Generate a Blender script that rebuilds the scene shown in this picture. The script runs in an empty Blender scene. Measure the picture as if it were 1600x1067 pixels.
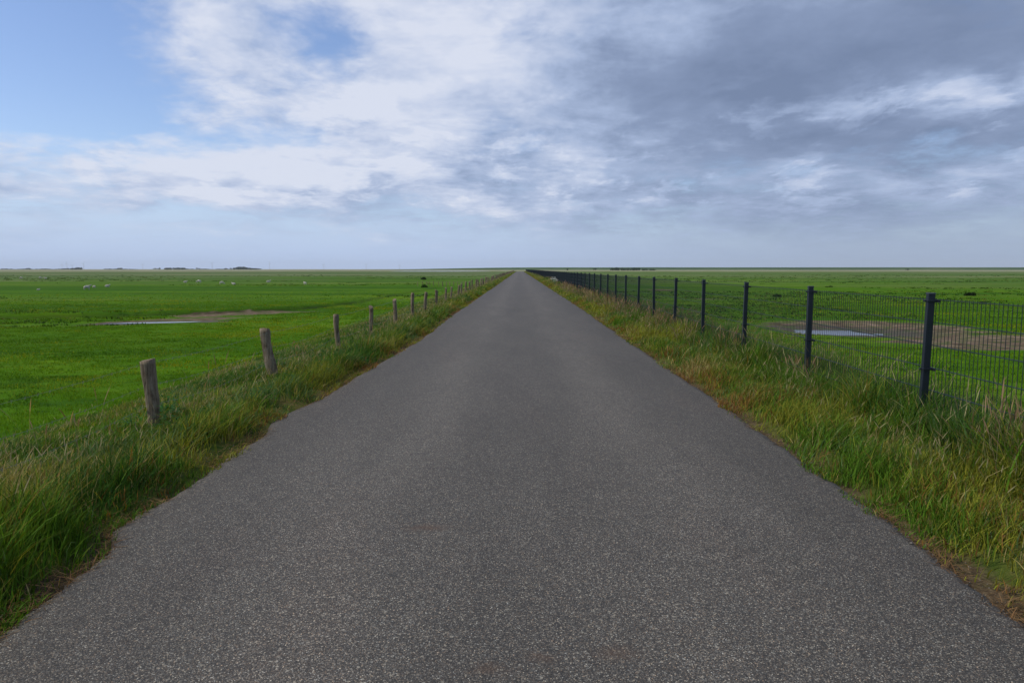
import bpy, bmesh, math, random
import numpy as np
from mathutils import Vector, Euler, Matrix
R = math.radians
random.seed(7)
rng = np.random.default_rng(11)
sc = bpy.context.scene
COL = sc.collection

# ------------------------------------------------------------------ camera
F_PX, CX, CY, EYE, HOR, VPX = 1089.0, 800.0, 533.5, 1.55, 420.5, 812.0
cam_d = bpy.data.cameras.new('camera')
cam_d.sensor_width = 36.0
cam_d.lens = 36.0 * F_PX / 1600.0
cam_d.clip_start, cam_d.clip_end = 0.05, 40000.0
cam = bpy.data.objects.new('camera', cam_d)
COL.objects.link(cam)
PITCH = math.atan((CY - HOR) / F_PX)
YAW = math.atan((VPX - CX) / F_PX)
cam.location = (0, 0, EYE)
cam.rotation_euler = (R(90) - PITCH, 0, YAW)
sc.camera = cam
CM = cam.rotation_euler.to_matrix()

def ray(px, py):
    return (CM @ Vector(((px - CX) / F_PX, (CY - py) / F_PX, -1.0))).normalized()

def at(px, py, z=0.0):
    d = ray(px, py)
    t = (z - EYE) / d.z
    return d.x * t, d.y * t

# ------------------------------------------------------------------ world
SUN_EL, SUN_AZ = 50.0, -100.0      # degrees; azimuth from +Y towards +X
w = bpy.data.worlds.new('World')
sc.world = w
w.use_nodes = True
nt = w.node_tree
nt.nodes.clear()
N, L = nt.nodes, nt.links

class G:
    """tiny helper for building node graphs"""
    def __init__(self, tree): self.t = tree
    def new(self, kind, **kw):
        n = self.t.nodes.new(kind)
        for k, v in kw.items(): setattr(n, k, v)
        return n
    def put(self, sock, v):
        if isinstance(v, bpy.types.NodeSocket): self.t.links.new(v, sock)
        elif v is not None: sock.default_value = v
    def m(self, op, a, b=None, c=None, clamp=False):
        n = self.new('ShaderNodeMath', operation=op, use_clamp=clamp)
        self.put(n.inputs[0], a)
        if b is not None: self.put(n.inputs[1], b)
        if c is not None: self.put(n.inputs[2], c)
        return n.outputs[0]
    def v(self, op, a, b=None):
        n = self.new('ShaderNodeVectorMath', operation=op)
        self.put(n.inputs[0], a)
        if b is not None: self.put(n.inputs[1], b)
        return n.outputs['Value'] if op in ('DOT_PRODUCT', 'LENGTH') else n.outputs[0]
    def scl(self, a, s):
        n = self.new('ShaderNodeVectorMath', operation='SCALE')
        self.put(n.inputs[0], a); self.put(n.inputs['Scale'], s)
        return n.outputs[0]
    def xyz(self, x, y, z):
        n = self.new('ShaderNodeCombineXYZ')
        for i, q in enumerate((x, y, z)): self.put(n.inputs[i], q)
        return n.outputs[0]
    def sep(self, a):
        n = self.new('ShaderNodeSeparateXYZ'); self.put(n.inputs[0], a)
        return n.outputs
    def noise(self, vec, scale, detail=4, rough=0.55, dist=0.0, color=False):
        n = self.new('ShaderNodeTexNoise')
        self.put(n.inputs['Vector'], vec)
        n.inputs['Scale'].default_value = scale; n.inputs['Detail'].default_value = detail
        n.inputs['Roughness'].default_value = rough; n.inputs['Distortion'].default_value = dist
        return n.outputs['Color' if color else 'Fac']
    def ramp(self, f, stops, interp='LINEAR'):
        n = self.new('ShaderNodeValToRGB'); self.put(n.inputs[0], f)
        cr = n.color_ramp; cr.interpolation = interp
        while len(cr.elements) < len(stops): cr.elements.new(0.5)
        for e, (p, c) in zip(cr.elements, stops):
            e.position = p
            e.color = (*c, 1) if isinstance(c, (tuple, list)) else (c, c, c, 1)
        return n.outputs[0]
    def step(self, f, a, b):
        n = self.new('ShaderNodeMapRange', interpolation_type='SMOOTHSTEP')
        self.put(n.inputs[0], f); n.inputs[1].default_value = a; n.inputs[2].default_value = b
        return n.outputs[0]
    def mix(self, f, a, b, kind='MIX'):
        n = self.new('ShaderNodeMix', data_type='RGBA', blend_type=kind)
        self.put(n.inputs[0], f)
        for s, q in ((n.inputs[6], a), (n.inputs[7], b)):
            if isinstance(q, (tuple, list)): q = (*q[:3], 1)
            self.put(s, q)
        return n.outputs[2]

g = G(nt)
tc = g.new('ShaderNodeTexCoord')
D = g.v('NORMALIZE', tc.outputs['Generated'])
dx, dy, dz = g.sep(D)
az = g.m('MULTIPLY', g.m('ARCTAN2', dx, dy), 57.2958)
el = g.m('MULTIPLY', g.m('ARCSINE', dz), 57.2958)
zc = g.m('ADD', g.m('MAXIMUM', dz, 0.0), 0.26)
q = g.xyz(g.m('DIVIDE', dx, g.m('MULTIPLY', zc, 0.6)), g.m('DIVIDE', dy, g.m('MULTIPLY', zc, 0.6)), 0.0)
zc2 = g.m('ADD', g.m('MAXIMUM', dz, 0.0), 0.13)
q2 = g.xyz(g.m('DIVIDE', dx, zc2), g.m('DIVIDE', dy, zc2), 0.0)
wn = g.v('SUBTRACT', g.noise(q, 1.1, 5, 0.6, color=True), (0.5, 0.5, 0.5))
warp = g.scl(wn, 9.0)
P = g.v('ADD', g.xyz(az, el, 0.0), g.v('MULTIPLY', warp, (1.5, 0.75, 0.0)))

def field(base, blobs, P=P):
    tot = base
    for (px, py, sx, sy, amp) in blobs:
        d = ray(px, py)
        a0, e0 = math.degrees(math.atan2(d.x, d.y)), math.degrees(math.asin(d.z))
        sxd, syd = sx / 20.0, sy / 20.0
        u = g.v('MULTIPLY', g.v('SUBTRACT', P, (a0, e0, 0)), (1 / sxd, 1 / syd, 0))
        e = g.m('EXPONENT', g.m('MULTIPLY', g.v('DOT_PRODUCT', u, u), -1.0))
        tot = g.m('MULTIPLY_ADD', e, amp, tot)
    return tot

# how much cloud covers the blue
cover = field(0.55, [
    (60, 60, 190, 150, -1.25), (30, 165, 220, 60, -0.75), (210, 190, 120, 30, -0.25),
    (500, 52, 62, 58, -0.85), (455, 205, 110, 22, -0.55), (560, 0, 60, 30, -0.45),
    (370, 85, 150, 95, 0.50), (640, 110, 180, 120, 0.5), (1200, 100, 600, 170, 0.8),
    (150, 262, 380, 46, 0.85), (420, 235, 200, 50, 0.35), (700, 280, 220, 50, 0.3), (160, 355, 420, 34, -0.25),
    (560, 350, 300, 40, -0.25), (1240, 262, 60, 18, -0.25), (1000, 300, 200, 40, 0.1),
    (1450, 300, 220, 40, 0.15), (1300, 395, 520, 25, -0.15), (1100, 335, 420, 30, 0.15), (700, 395, 400, 35, -0.15),
])
# how bright the cloud is (0 dark blue-grey, 1 sunlit white)
shade = field(0.52, [
    (400, 90, 220, 110, 0.36), (640, 40, 190, 110, 0.20), (770, 30, 110, 80, 0.32), (640, 200, 200, 70, 0.16),
    (730, 130, 130, 60, 0.12), (470, 250, 220, 40, 0.30), (130, 250, 260, 50, 0.22), (300, 215, 150, 40, 0.2), (200, 270, 330, 30, 0.14),
    (1000, 40, 170, 90, 0.08), (1270, 85, 300, 110, -0.30), (1560, 60, 200, 110, -0.20), (1120, 150, 240, 55, -0.24),
    (760, 195, 110, 45, 0.14), (1370, 195, 230, 26, -0.12), (1180, 222, 130, 24, -0.10), (1330, 250, 130, 18, -0.08),
    (1530, 135, 120, 18, 0.34), (1360, 172, 110, 14, 0.20), (1120, 172, 60, 12, 0.08), (905, 262, 48, 18, 0.28),
    (1130, 222, 60, 12, 0.22), (1290, 245, 60, 12, 0.2), (1480, 262, 190, 14, 0.12), (1180, 300, 250, 26, 0.02),
    (1420, 200, 260, 22, -0.10), (1500, 222, 130, 14, -0.12), (880, 320, 170, 22, 0.10), (740, 318, 60, 14, 0.18), (1300, 310, 420, 60, -0.14),
    (1550, 292, 180, 24, 0.08), (1400, 380, 500, 50, -0.14), (500, 60, 70, 60, -0.1), (300, 380, 520, 60, 0.12),
])
nA = g.noise(q, 1.5, 8, 0.62, 0.35)
nB = g.noise(g.v('ADD', q, (13.1, 4.2, 0)), 2.6, 8, 0.6, 0.2)
nC = g.noise(g.v('ADD', g.v('MULTIPLY', q2, (0.9, 1.0, 1.0)), (3.1, 7.2, 0)), 2.2, 7, 0.65, 0.4)
nD = g.noise(g.v('ADD', g.v('MULTIPLY', q2, (1.2, 1.0, 1.0)), (21.1, 2.2, 0)), 6.5, 7, 0.66, 0.5)
ca = g.m('ADD', cover, g.m('MULTIPLY', g.m('SUBTRACT', nA, 0.5), 1.9))
ca = g.m('ADD', ca, g.m('MULTIPLY', g.m('SUBTRACT', nC, 0.5), 1.5))
ca = g.m('ADD', ca, g.m('MULTIPLY', g.m('SUBTRACT', nD, 0.5), 0.8))
ca = g.step(ca, -0.05, 1.05)
# thin veil everywhere low down
lowv = g.m('SUBTRACT', 1.0, g.step(el, 0.0, 9.0))
soft = g.m('MULTIPLY_ADD', g.step(shade, 0.2, 0.75), 0.42, 0.30)
sh = g.m('ADD', shade, g.m('MULTIPLY', g.m('MULTIPLY', g.m('SUBTRACT', nB, 0.5), 1.0), soft))
sh = g.m('ADD', sh, g.m('MULTIPLY', g.m('MULTIPLY', g.m('SUBTRACT', nD, 0.5), 0.55), soft))
sh = g.m('ADD', sh, g.m('MULTIPLY', g.m('MULTIPLY', g.m('SUBTRACT', nC, 0.5), 0.4), soft))
sh = g.m('ADD', sh, g.m('MULTIPLY', g.m('SUBTRACT', nA, 0.5), 0.35))
# relief: brighter where the cloud thins towards the sun
off1 = (-0.22, 0.10, 0); off2 = (-0.13, 0.05, 0)
nA2 = g.noise(g.v('ADD', q, off1), 1.5, 6, 0.60, 0.35)
nA1 = g.noise(q, 1.5, 6, 0.60, 0.35)
c2 = g.v('ADD', g.v('MULTIPLY', q2, (0.9, 1.0, 1.0)), (3.1, 7.2, 0))
nC1 = g.noise(c2, 2.2, 5, 0.6, 0.4); nC2 = g.noise(g.v('ADD', c2, off2), 2.2, 5, 0.6, 0.4)
rel = g.m('ADD', g.m('MULTIPLY', g.m('SUBTRACT', nA1, nA2), 0.9), g.m('MULTIPLY', g.m('SUBTRACT', nC1, nC2), 1.0))
sh = g.m('ADD', g.m('SUBTRACT', sh, 0.03), g.m('MULTIPLY', rel, soft))
# crisp little sunlit puffs low in the sky
q3 = g.v('ADD', g.v('MULTIPLY', q2, (1.3, 0.75, 1.0)), (5.7, 1.9, 0))
puff = g.m('MULTIPLY', g.step(g.noise(q3, 1.9, 9, 0.62, 0.2), 0.51, 0.60), g.noise(q3, 9.0, 4, 0.6))
band = g.m('MULTIPLY', g.step(el, 3.5, 6.0), g.m('SUBTRACT', 1.0, g.step(el, 11.0, 16.0)))
sh = g.m('ADD', sh, g.m('MULTIPLY', g.m('MULTIPLY', puff, band), 0.44))
ccol = g.ramp(sh, [(0.0, (0.180, 0.238, 0.375)), (0.28, (0.250, 0.320, 0.485)), (0.52, (0.385, 0.475, 0.675)),
                   (0.78, (0.57, 0.64, 0.81)), (1.0, (0.71, 0.755, 0.88))])
side = g.step(az, -14.0, 30.0)
vcol = g.mix(side, (0.47, 0.61, 0.90), (0.31, 0.41, 0.60))
sky = g.new('ShaderNodeTexSky', sky_type='NISHITA')
sky.sun_disc = False
sky.sun_elevation, sky.sun_rotation = R(SUN_EL), R(SUN_AZ)
sky.air_density, sky.dust_density, sky.ozone_density = 1.0, 0.6, 2.0
skc = g.mix(1.0, sky.outputs[0], (0.95, 0.96, 1.09), 'MULTIPLY')
bg_sky = g.new('ShaderNodeBackground'); g.put(bg_sky.inputs[0], skc); bg_sky.inputs[1].default_value = 0.135
bg_cl = g.new('ShaderNodeBackground'); g.put(bg_cl.inputs[0], ccol)
bg_v = g.new('ShaderNodeBackground'); g.put(bg_v.inputs[0], vcol)
mx0 = g.new('ShaderNodeMixShader'); g.put(mx0.inputs[0], g.m('MULTIPLY', lowv, 0.9, clamp=True))
g.put(mx0.inputs[1], bg_sky.outputs[0]); g.put(mx0.inputs[2], bg_v.outputs[0])
mx = g.new('ShaderNodeMixShader')
edge = g.step(el, 0.2, 4.5)
g.put(mx.inputs[0], g.m('MULTIPLY', ca, g.m('MULTIPLY_ADD', edge, 0.9, 0.06), clamp=True))
g.put(mx.inputs[1], mx0.outputs[0]); g.put(mx.inputs[2], bg_cl.outputs[0])
out = g.new('ShaderNodeOutputWorld'); g.put(out.inputs[0], mx.outputs[0])

# ------------------------------------------------------------------ sun
sd = bpy.data.lights.new('sun', 'SUN')
sd.energy, sd.angle, sd.color = 3.2, R(6), (1.0, 0.93, 0.80)
sun = bpy.data.objects.new('sun', sd)
COL.objects.link(sun)
sv = Vector((math.sin(R(SUN_AZ)) * math.cos(R(SUN_EL)), math.cos(R(SUN_AZ)) * math.cos(R(SUN_EL)), math.sin(R(SUN_EL))))
sun.rotation_euler = sv.to_track_quat('Z', 'Y').to_euler()

sc.view_settings.view_transform = 'Standard'
sc.view_settings.look = 'None'
sc.view_settings.exposure = 0.0
sc.view_settings.gamma = 1.0
sc.render.engine = 'CYCLES'
sc.cycles.use_denoising = True
sc.cycles.max_bounces = 6
sc.cycles.diffuse_bounces = 3
sc.cycles.volume_bounces = 0
sc.cycles.transparent_max_bounces = 8

# ------------------------------------------------------------------ numpy noise
def _h(ix, iy, seed):
    n = (ix.astype(np.int64) * 374761393 + iy.astype(np.int64) * 668265263 + seed * 974634777) & 0xFFFFFFFF
    n = ((n ^ (n >> 13)) * 1274126177) & 0xFFFFFFFF
    return ((n ^ (n >> 16)) & 0xFFFF) / 65535.0

def vnoise(x, y, seed=0):
    ix, iy = np.floor(x), np.floor(y)
    fx, fy = x - ix, y - iy
    fx, fy = fx * fx * (3 - 2 * fx), fy * fy * (3 - 2 * fy)
    a, b = _h(ix, iy, seed), _h(ix + 1, iy, seed)
    c, d = _h(ix, iy + 1, seed), _h(ix + 1, iy + 1, seed)
    return (a * (1 - fx) + b * fx) * (1 - fy) + (c * (1 - fx) + d * fx) * fy

def fbm(x, y, seed=0, oct=4):
    x, y = np.asarray(x, float), np.asarray(y, float)
    s, a, t = 0.0, 1.0, 0.0
    for k in range(oct):
        s = s + a * vnoise(x * 2 ** k + 17.3 * k, y * 2 ** k - 9.1 * k, seed + k)
        t += a; a *= 0.5
    return s / t

def smooth(x, a, b):
    t = np.clip((x - a) / (b - a), 0, 1)
    return t * t * (3 - 2 * t)

# ------------------------------------------------------------------ land form
FIELD = -1.2
def xc(y):
    y = np.asarray(y, float)
    return 0.0012 * np.maximum(y - 410, 0) ** 2

def road_z(y):
    return -1.0 * smooth(np.asarray(y, float), 415, 640)

def road_edge(y, sidev):
    """half width of the tarmac, worn and bitten by the grass"""
    y = np.asarray(y, float)
    s = 0 if sidev < 0 else 50
    if sidev < 0: cp_ = [(-40, 2.25), (2.9, 2.20), (3.67, 2.24), (3.97, 2.41), (4.8, 2.36), (5.6, 2.41), (6.3, 2.35), (6.9, 2.50), (7.4, 2.49), (8.2, 2.35), (9.7, 2.34), (12, 2.27), (15.4, 2.16), (24, 2.25), (60, 2.2)]
    else: cp_ = [(-40, 2.2), (3.05, 2.2), (3.93, 2.26), (6.0, 2.28), (8.5, 2.31), (13.6, 2.32), (28, 2.42), (60, 2.4)]
    cp_ = np.array(cp_)
    return (np.interp(y, cp_[:, 0], cp_[:, 1]) + 0.06 * (fbm(y * 1.6 + s, y * 0 + 1.3, 9 + s, 3) - 0.5)
            + 0.05 * (fbm(y * 7 + s, y * 0 + 8.3, 19 + s, 4) - 0.5) + 0.03 * (fbm(y * 24 + s, y * 0 + 2.3, 29 + s, 2) - 0.5))

BANK = np.array([(-70, 32), (-45, 38), (-31, 42), (-22, 46), (-16.5, 51), (-14.2, 60), (-13.6, 72), (-13, 95), (-12, 130)], float)
def bank_dist(x, y):
    """signed distance to the creek bank, positive on the road (south-east) side"""
    best = np.full(np.shape(x), 1e9); sg = np.ones(np.shape(x))
    for (x0, y0), (x1, y1) in zip(BANK[:-1], BANK[1:]):
        ux, uy = x1 - x0, y1 - y0
        l2 = ux * ux + uy * uy
        t = np.clip(((x - x0) * ux + (y - y0) * uy) / l2, 0, 1)
        ex, ey = x - (x0 + t * ux), y - (y0 + t * uy)
        d = np.hypot(ex, ey)
        cr = ux * (y - y0) - uy * (x - x0)
        m = d < best
        best = np.where(m, d, best); sg = np.where(m, np.where(cr > 0, -1.0, 1.0), sg)
    return best * sg

def blob(x, y, cx, cy, rx, ry, rot=0.0):
    c, s = math.cos(rot), math.sin(rot)
    u, v = (x - cx) * c + (y - cy) * s, -(x - cx) * s + (y - cy) * c
    return np.exp(-((u / rx) ** 2 + (v / ry) ** 2))

def land(x, y):
    """height, mud, pale"""
    x, y = np.asarray(x, float), np.asarray(y, float)
    s = np.abs(x - xc(y)); rz = road_z(y)
    dist = np.hypot(x, y)
    f = smooth(s, 3.4, 8.8)
    near = 1 - smooth(dist, 150, 500)
    verge = rz + np.where(s < 2.5, -0.03 - 0.0 * s, 0) + 0.05 * smooth(s, 2.35, 2.8) * (0.5 + fbm(x * 1.3, y * 1.3, 3))
    fieldz = FIELD + near * (0.16 * (fbm(x * 0.12, y * 0.12, 21) - 0.5) + 0.10 * (fbm(x * 0.9, y * 0.9, 22, 3) - 0.5))
    # creek on the left
    bd = bank_dist(x, y)
    jag = 0.8 * (fbm(x * 0.6, y * 0.6, 31) - 0.5)
    bj = bd + jag
    live = smooth(x, -75, -55) * (1 - smooth(y, 95, 125)) * (x < 0)
    low = np.where(bj > 0, np.exp(-(bj / 7.5) ** 2), 1 - smooth(-bj, 0, 0.55)) * live
    low = low * (0.45 + 0.55 * (1 - smooth(y, 52, 75)))
    fieldz = fieldz - 0.27 * low
    mudL = np.where(bj > -0.3, np.exp(-(np.maximum(bj - 1, 0) / 3.6) ** 2), 0) * live * (1 - smooth(y, 47, 55)) * smooth(x, -26, -20) * 0.84
    pl = blob(x, y, -19.6, 37.3, 4.0, 1.5, 0.42)
    fieldz = fieldz - 0.12 * pl
    mudL = np.maximum(mudL, 0.95 * blob(x, y, -19.6, 37.2, 5.2, 3.4, 0.35))
    mudL = np.maximum(mudL, 0.8 * blob(x, y, -19.0, 41.0, 5.0, 3.2, 0.4))
    mudL = np.maximum(mudL, 0.55 * blob(x, y, -23.5, 34.5, 3.6, 1.1, 0.2))
    # bare pan on the right
    pr = blob(x, y, 14.5, 32.0, 3.2, 2.3, 0.0)
    fieldz = fieldz - 0.20 * pr + 0.05 * np.minimum(1, blob(x, y, 15, 32, 9, 8)) * (fbm(x * 1.6, y * 1.2, 47, 4) - 0.5)
    mudR = np.maximum.reduce([1.05 * blob(x, y, 16.5, 33, 5.6, 6.2), 1.05 * blob(x, y, 18.5, 26.5, 5.5, 4.0),
                              1.0 * blob(x, y, 26, 26.5, 10, 5), 0.75 * blob(x, y, 18.6, 92, 3.4, 6), 0.75 * blob(x, y, 17.2, 64, 2.6, 2.4),
                              0.6 * blob(x, y, 34, 47, 5, 1.5)])
    z = verge * (1 - f) + fieldz * f
    mud = np.maximum(mudL, mudR) * smooth(s, 6, 9)
    bank = live * np.exp(-((bj + 0.12) / 0.24) ** 2) * (0.45 + 0.4 * (1 - smooth(y, 50, 90))) * (0.35 + 0.9 * fbm(x * 0.35, y * 0.35, 35, 3))
    return z, mud, bank

def mesh_obj(name, verts, faces, mat, parent=None, smooth_=False):
    me = bpy.data.meshes.new(name)
    me.from_pydata([tuple(v) for v in verts], [], faces)
    me.update()
    if smooth_: me.shade_smooth()
    if mat: me.materials.append(mat)
    o = bpy.data.objects.new(name, me)
    COL.objects.link(o)
    if parent: o.parent = parent
    return o

def tag(o, label=None, cat=None, group=None, kind=None):
    if label: o['label'] = label
    if cat: o['category'] = cat
    if group: o['group'] = group
    if kind: o['kind'] = kind
    return o

def empty(name, loc=(0, 0, 0), rz=0.0):
    o = bpy.data.objects.new(name, None)
    o.location = loc; o.rotation_euler = (0, 0, rz)
    o.empty_display_size = 0.1
    COL.objects.link(o)
    return o

def material(name):
    m = bpy.data.materials.new(name); m.use_nodes = True
    t = m.node_tree; b = t.nodes['Principled BSDF']
    return m, G(t), b

def simple(name, col, rough=0.6, metal=0.0, spec=0.5, var=0.0, scale=20):
    m, h, b = material(name)
    b.inputs['Roughness'].default_value = rough
    b.inputs['Metallic'].default_value = metal
    b.inputs['Specular IOR Level'].default_value = spec
    if var:
        c = h.new('ShaderNodeTexCoord').outputs['Object']
        n = h.noise(c, scale, 5, 0.6)
        h.put(b.inputs['Base Color'], h.mix(n, tuple(k * (1 - var) for k in col), tuple(min(1, k * (1 + var)) for k in col)))
    else:
        b.inputs['Base Color'].default_value = (*col, 1)
    return m

# ------------------------------------------------------------------ ground material
GM, h, b = material('meadow_ground')
geo = h.new('ShaderNodeNewGeometry')
pos = geo.outputs['Position']
px_, py_, pz_ = h.sep(pos)
attr = lambda n: h.new('ShaderNodeAttribute', attribute_name=n).outputs['Fac']
dist = h.m('SQRT', h.m('ADD', h.m('MULTIPLY', px_, px_), h.m('MULTIPLY', py_, py_)))
n_big = h.noise(h.v('MULTIPLY', pos, (0.35, 1.0, 1.0)), 0.05, 5, 0.6)
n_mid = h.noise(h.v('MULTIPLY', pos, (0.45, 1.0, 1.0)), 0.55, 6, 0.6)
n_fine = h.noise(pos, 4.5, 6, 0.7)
n_hollow = h.noise(h.v('MULTIPLY', pos, (0.6, 1.0, 1.0)), 2.6, 3, 0.5)
green = h.ramp(h.m('ADD', h.m('MULTIPLY', n_big, 0.55), h.m('MULTIPLY', n_mid, 0.45)),
               [(0.34, (0.036, 0.098, 0.002)), (0.48, (0.054, 0.132, 0.002)), (0.60, (0.092, 0.168, 0.003)), (0.72, (0.130, 0.172, 0.008))])
green = h.mix(h.m('MULTIPLY', h.step(n_fine, 0.42, 0.75), 0.35), green, (0.075, 0.155, 0.012))
green = h.mix(h.m('MULTIPLY', h.m('SUBTRACT', 1.0, h.step(n_hollow, 0.28, 0.43)), 0.75), green, (0.012, 0.045, 0.005))  # shade of small hollows, painted as dark spots into the green
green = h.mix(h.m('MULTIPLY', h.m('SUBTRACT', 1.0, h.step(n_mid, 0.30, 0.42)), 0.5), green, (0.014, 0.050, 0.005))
n_str = h.noise(h.v('MULTIPLY', pos, (0.07, 1.0, 1.0)), 0.11, 5, 0.6)
green = h.mix(h.m('MULTIPLY', h.m('SUBTRACT', 1.0, h.step(n_str, 0.36, 0.50)), 0.55), green, (0.020, 0.070, 0.004))
green = h.mix(h.m('MULTIPLY', h.step(n_str, 0.55, 0.68), 0.45), green, (0.115, 0.155, 0.018))
n_st2 = h.noise(h.v('MULTIPLY', pos, (0.12, 1.0, 1.0)), 0.028, 5, 0.62)
farw = h.step(dist, 45.0, 110.0)
green = h.mix(h.m('MULTIPLY', h.m('MULTIPLY', farw, h.m('SUBTRACT', 1.0, h.step(n_st2, 0.36, 0.52))), 0.6), green, (0.022, 0.070, 0.006))
green = h.mix(h.m('MULTIPLY', h.m('MULTIPLY', farw, h.step(n_st2, 0.50, 0.64)), 0.55), green, (0.095, 0.135, 0.030))
# rougher salt-marsh vegetation further out
n_far = h.noise(h.v('MULTIPLY', pos, (0.16, 1.0, 1.0)), 0.011, 6, 0.62)
n_far2 = h.noise(h.v('MULTIPLY', pos, (0.22, 1.0, 1.0)), 0.05, 7, 0.72)
marsh = h.ramp(h.m('ADD', h.m('MULTIPLY', n_far, 0.6), h.m('MULTIPLY', n_far2, 0.4)),
               [(0.38, (0.028, 0.066, 0.014)), (0.46, (0.070, 0.118, 0.034)), (0.53, (0.120, 0.150, 0.062)), (0.60, (0.21, 0.19, 0.11)), (0.68, (0.31, 0.27, 0.18))])
dm = h.m('ADD', dist, h.m('MULTIPLY', h.m('SUBTRACT', n_far2, 0.5), 420.0))
dm = h.m('ADD', dm, h.m('MULTIPLY', h.m('SUBTRACT', n_far, 0.5), 260.0))
rightness = h.step(h.m('DIVIDE', px_, h.m('MAXIMUM', dist, 1.0)), -0.1, 0.15)
dm = h.m('SUBTRACT', dm, h.m('MULTIPLY', rightness, -20.0))
colr = h.mix(h.m('MULTIPLY', h.step(dm, 125.0, 330.0), h.m('MULTIPLY_ADD', rightness, -0.35, 0.95)), green, marsh)
sand = h.ramp(n_far2, [(0.35, (0.13, 0.15, 0.08)), (0.5, (0.25, 0.24, 0.15)), (0.65, (0.36, 0.33, 0.24))])
colr = h.mix(h.m('MULTIPLY', h.step(dm, 650.0, 1150.0), 0.8), colr, sand)
# mud pans
mud_a = attr('mud')
mn = h.m('ADD', mud_a, h.m('MULTIPLY', h.m('SUBTRACT', h.noise(h.v('MULTIPLY', pos, (0.5, 1, 1)), 0.9, 7, 0.68), 0.5), 0.95))
mudf = h.m('MULTIPLY', h.step(mn, 0.50, 0.66), h.step(mud_a, 0.06, 0.2))
mudc = h.ramp(h.noise(pos, 1.4, 6, 0.7), [(0.32, (0.055, 0.038, 0.024)), (0.5, (0.135, 0.096, 0.066)), (0.68, (0.235, 0.178, 0.128))])
wet = attr('wet')
mudc = h.mix(h.m('MULTIPLY', wet, 0.7), mudc, (0.050, 0.040, 0.030))
mudc = h.mix(h.m('MULTIPLY', h.step(h.noise(pos, 1.6, 6, 0.72), 0.48, 0.60), 0.75), mudc, (0.05, 0.085, 0.015))
colr = h.mix(mudf, colr, mudc)
# dark soil edge of the creek bank, its shadow line painted in
colr = h.mix(h.m('MULTIPLY', attr('bank'), 0.85), colr, (0.020, 0.022, 0.010))
# thatchy verge ground under the long grass
vg = h.ramp(h.noise(pos, 3.0, 5, 0.65), [(0.35, (0.030, 0.050, 0.010)), (0.5, (0.066, 0.080, 0.018)), (0.65, (0.120, 0.100, 0.035))])
colr = h.mix(h.m('MULTIPLY', attr('verge'), 0.9), colr, vg)
# soil and litter along the tarmac
so = h.m('ADD', attr('soil'), h.m('MULTIPLY', h.m('SUBTRACT', h.noise(pos, 5.0, 5, 0.7), 0.5), 0.6))
soilc = h.ramp(h.noise(pos, 38.0, 6, 0.75), [(0.3, (0.025, 0.018, 0.012)), (0.5, (0.070, 0.050, 0.030)), (0.68, (0.15, 0.11, 0.062))])
colr = h.mix(h.step(so, 0.35, 0.6), colr, soilc)
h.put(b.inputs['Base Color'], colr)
rg = h.m('MULTIPLY_ADD', h.m('MULTIPLY', wet, mudf), -0.45, 0.95)
h.put(b.inputs['Roughness'], rg)
b.inputs['Specular IOR Level'].default_value = 0.03
bp = h.new('ShaderNodeBump'); bp.inputs['Strength'].default_value = 0.8; bp.inputs['Distance'].default_value = 0.12
h.put(bp.inputs['Height'], h.m('ADD', h.m('MULTIPLY', n_fine, 0.5), n_hollow))
h.put(b.inputs['Normal'], bp.outputs[0])

# ------------------------------------------------------------------ ground sheet
def axis(parts):
    out_ = []
    for a, c, st in parts: out_ += list(np.arange(a, c, st))
    return out_
xpos = axis([(0, 2.0, 0.5), (2.0, 9.0, 0.14), (9.0, 48, 0.36)])
vx = xpos[-1]; st = 0.5
while vx < 12500: vx += st; xpos.append(vx); st *= 1.13
xs = np.array([-k for k in xpos[:0:-1]] + xpos)
ypos = axis([(0, 14, 0.2), (14, 75, 0.36), (75, 140, 1.0)])
vy = ypos[-1]; st = 1.2
while vy < 12500: vy += st; ypos.append(vy); st *= 1.04
yneg = []; vy = 0; st = 0.6
while vy > -1500: vy -= st; yneg.append(vy); st *= 1.22
ys = np.array(yneg[::-1] + ypos)
X, Y = np.meshgrid(xs, ys)
Z, MUD, BNK = land(X, Y)
far_fall = np.hypot(X, Y)
nx, ny = len(xs), len(ys)
verts = np.stack([X, Y, Z], -1).reshape(-1, 3)
idx = np.arange(nx * ny).reshape(ny, nx)
quads = np.stack([idx[:-1, :-1], idx[:-1, 1:], idx[1:, 1:], idx[1:, :-1]], -1).reshape(-1, 4)

def fast_mesh(name, verts, quads=None, tris=None, smooth_=False):
    me = bpy.data.meshes.new(name)
    nq = 0 if quads is None else len(quads); ntr = 0 if tris is None else len(tris)
    me.vertices.add(len(verts)); me.vertices.foreach_set('co', np.ascontiguousarray(verts, np.float32).ravel())
    lv = []
    if nq: lv.append(np.asarray(quads).ravel())
    if ntr: lv.append(np.asarray(tris).ravel())
    lv = np.concatenate(lv).astype(np.int32)
    me.loops.add(len(lv)); me.loops.foreach_set('vertex_index', lv)
    me.polygons.add(nq + ntr)
    ls = np.concatenate([np.arange(nq) * 4, nq * 4 + np.arange(ntr) * 3]).astype(np.int32)
    me.polygons.foreach_set('loop_start', ls)
    me.update(calc_edges=True); me.validate()
    if smooth_: me.shade_smooth()
    return me

def fattr(me, name, data):
    a = me.attributes.new(name, 'FLOAT', 'POINT'); a.data.foreach_set('value', np.asarray(data, np.float32).ravel())

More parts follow.
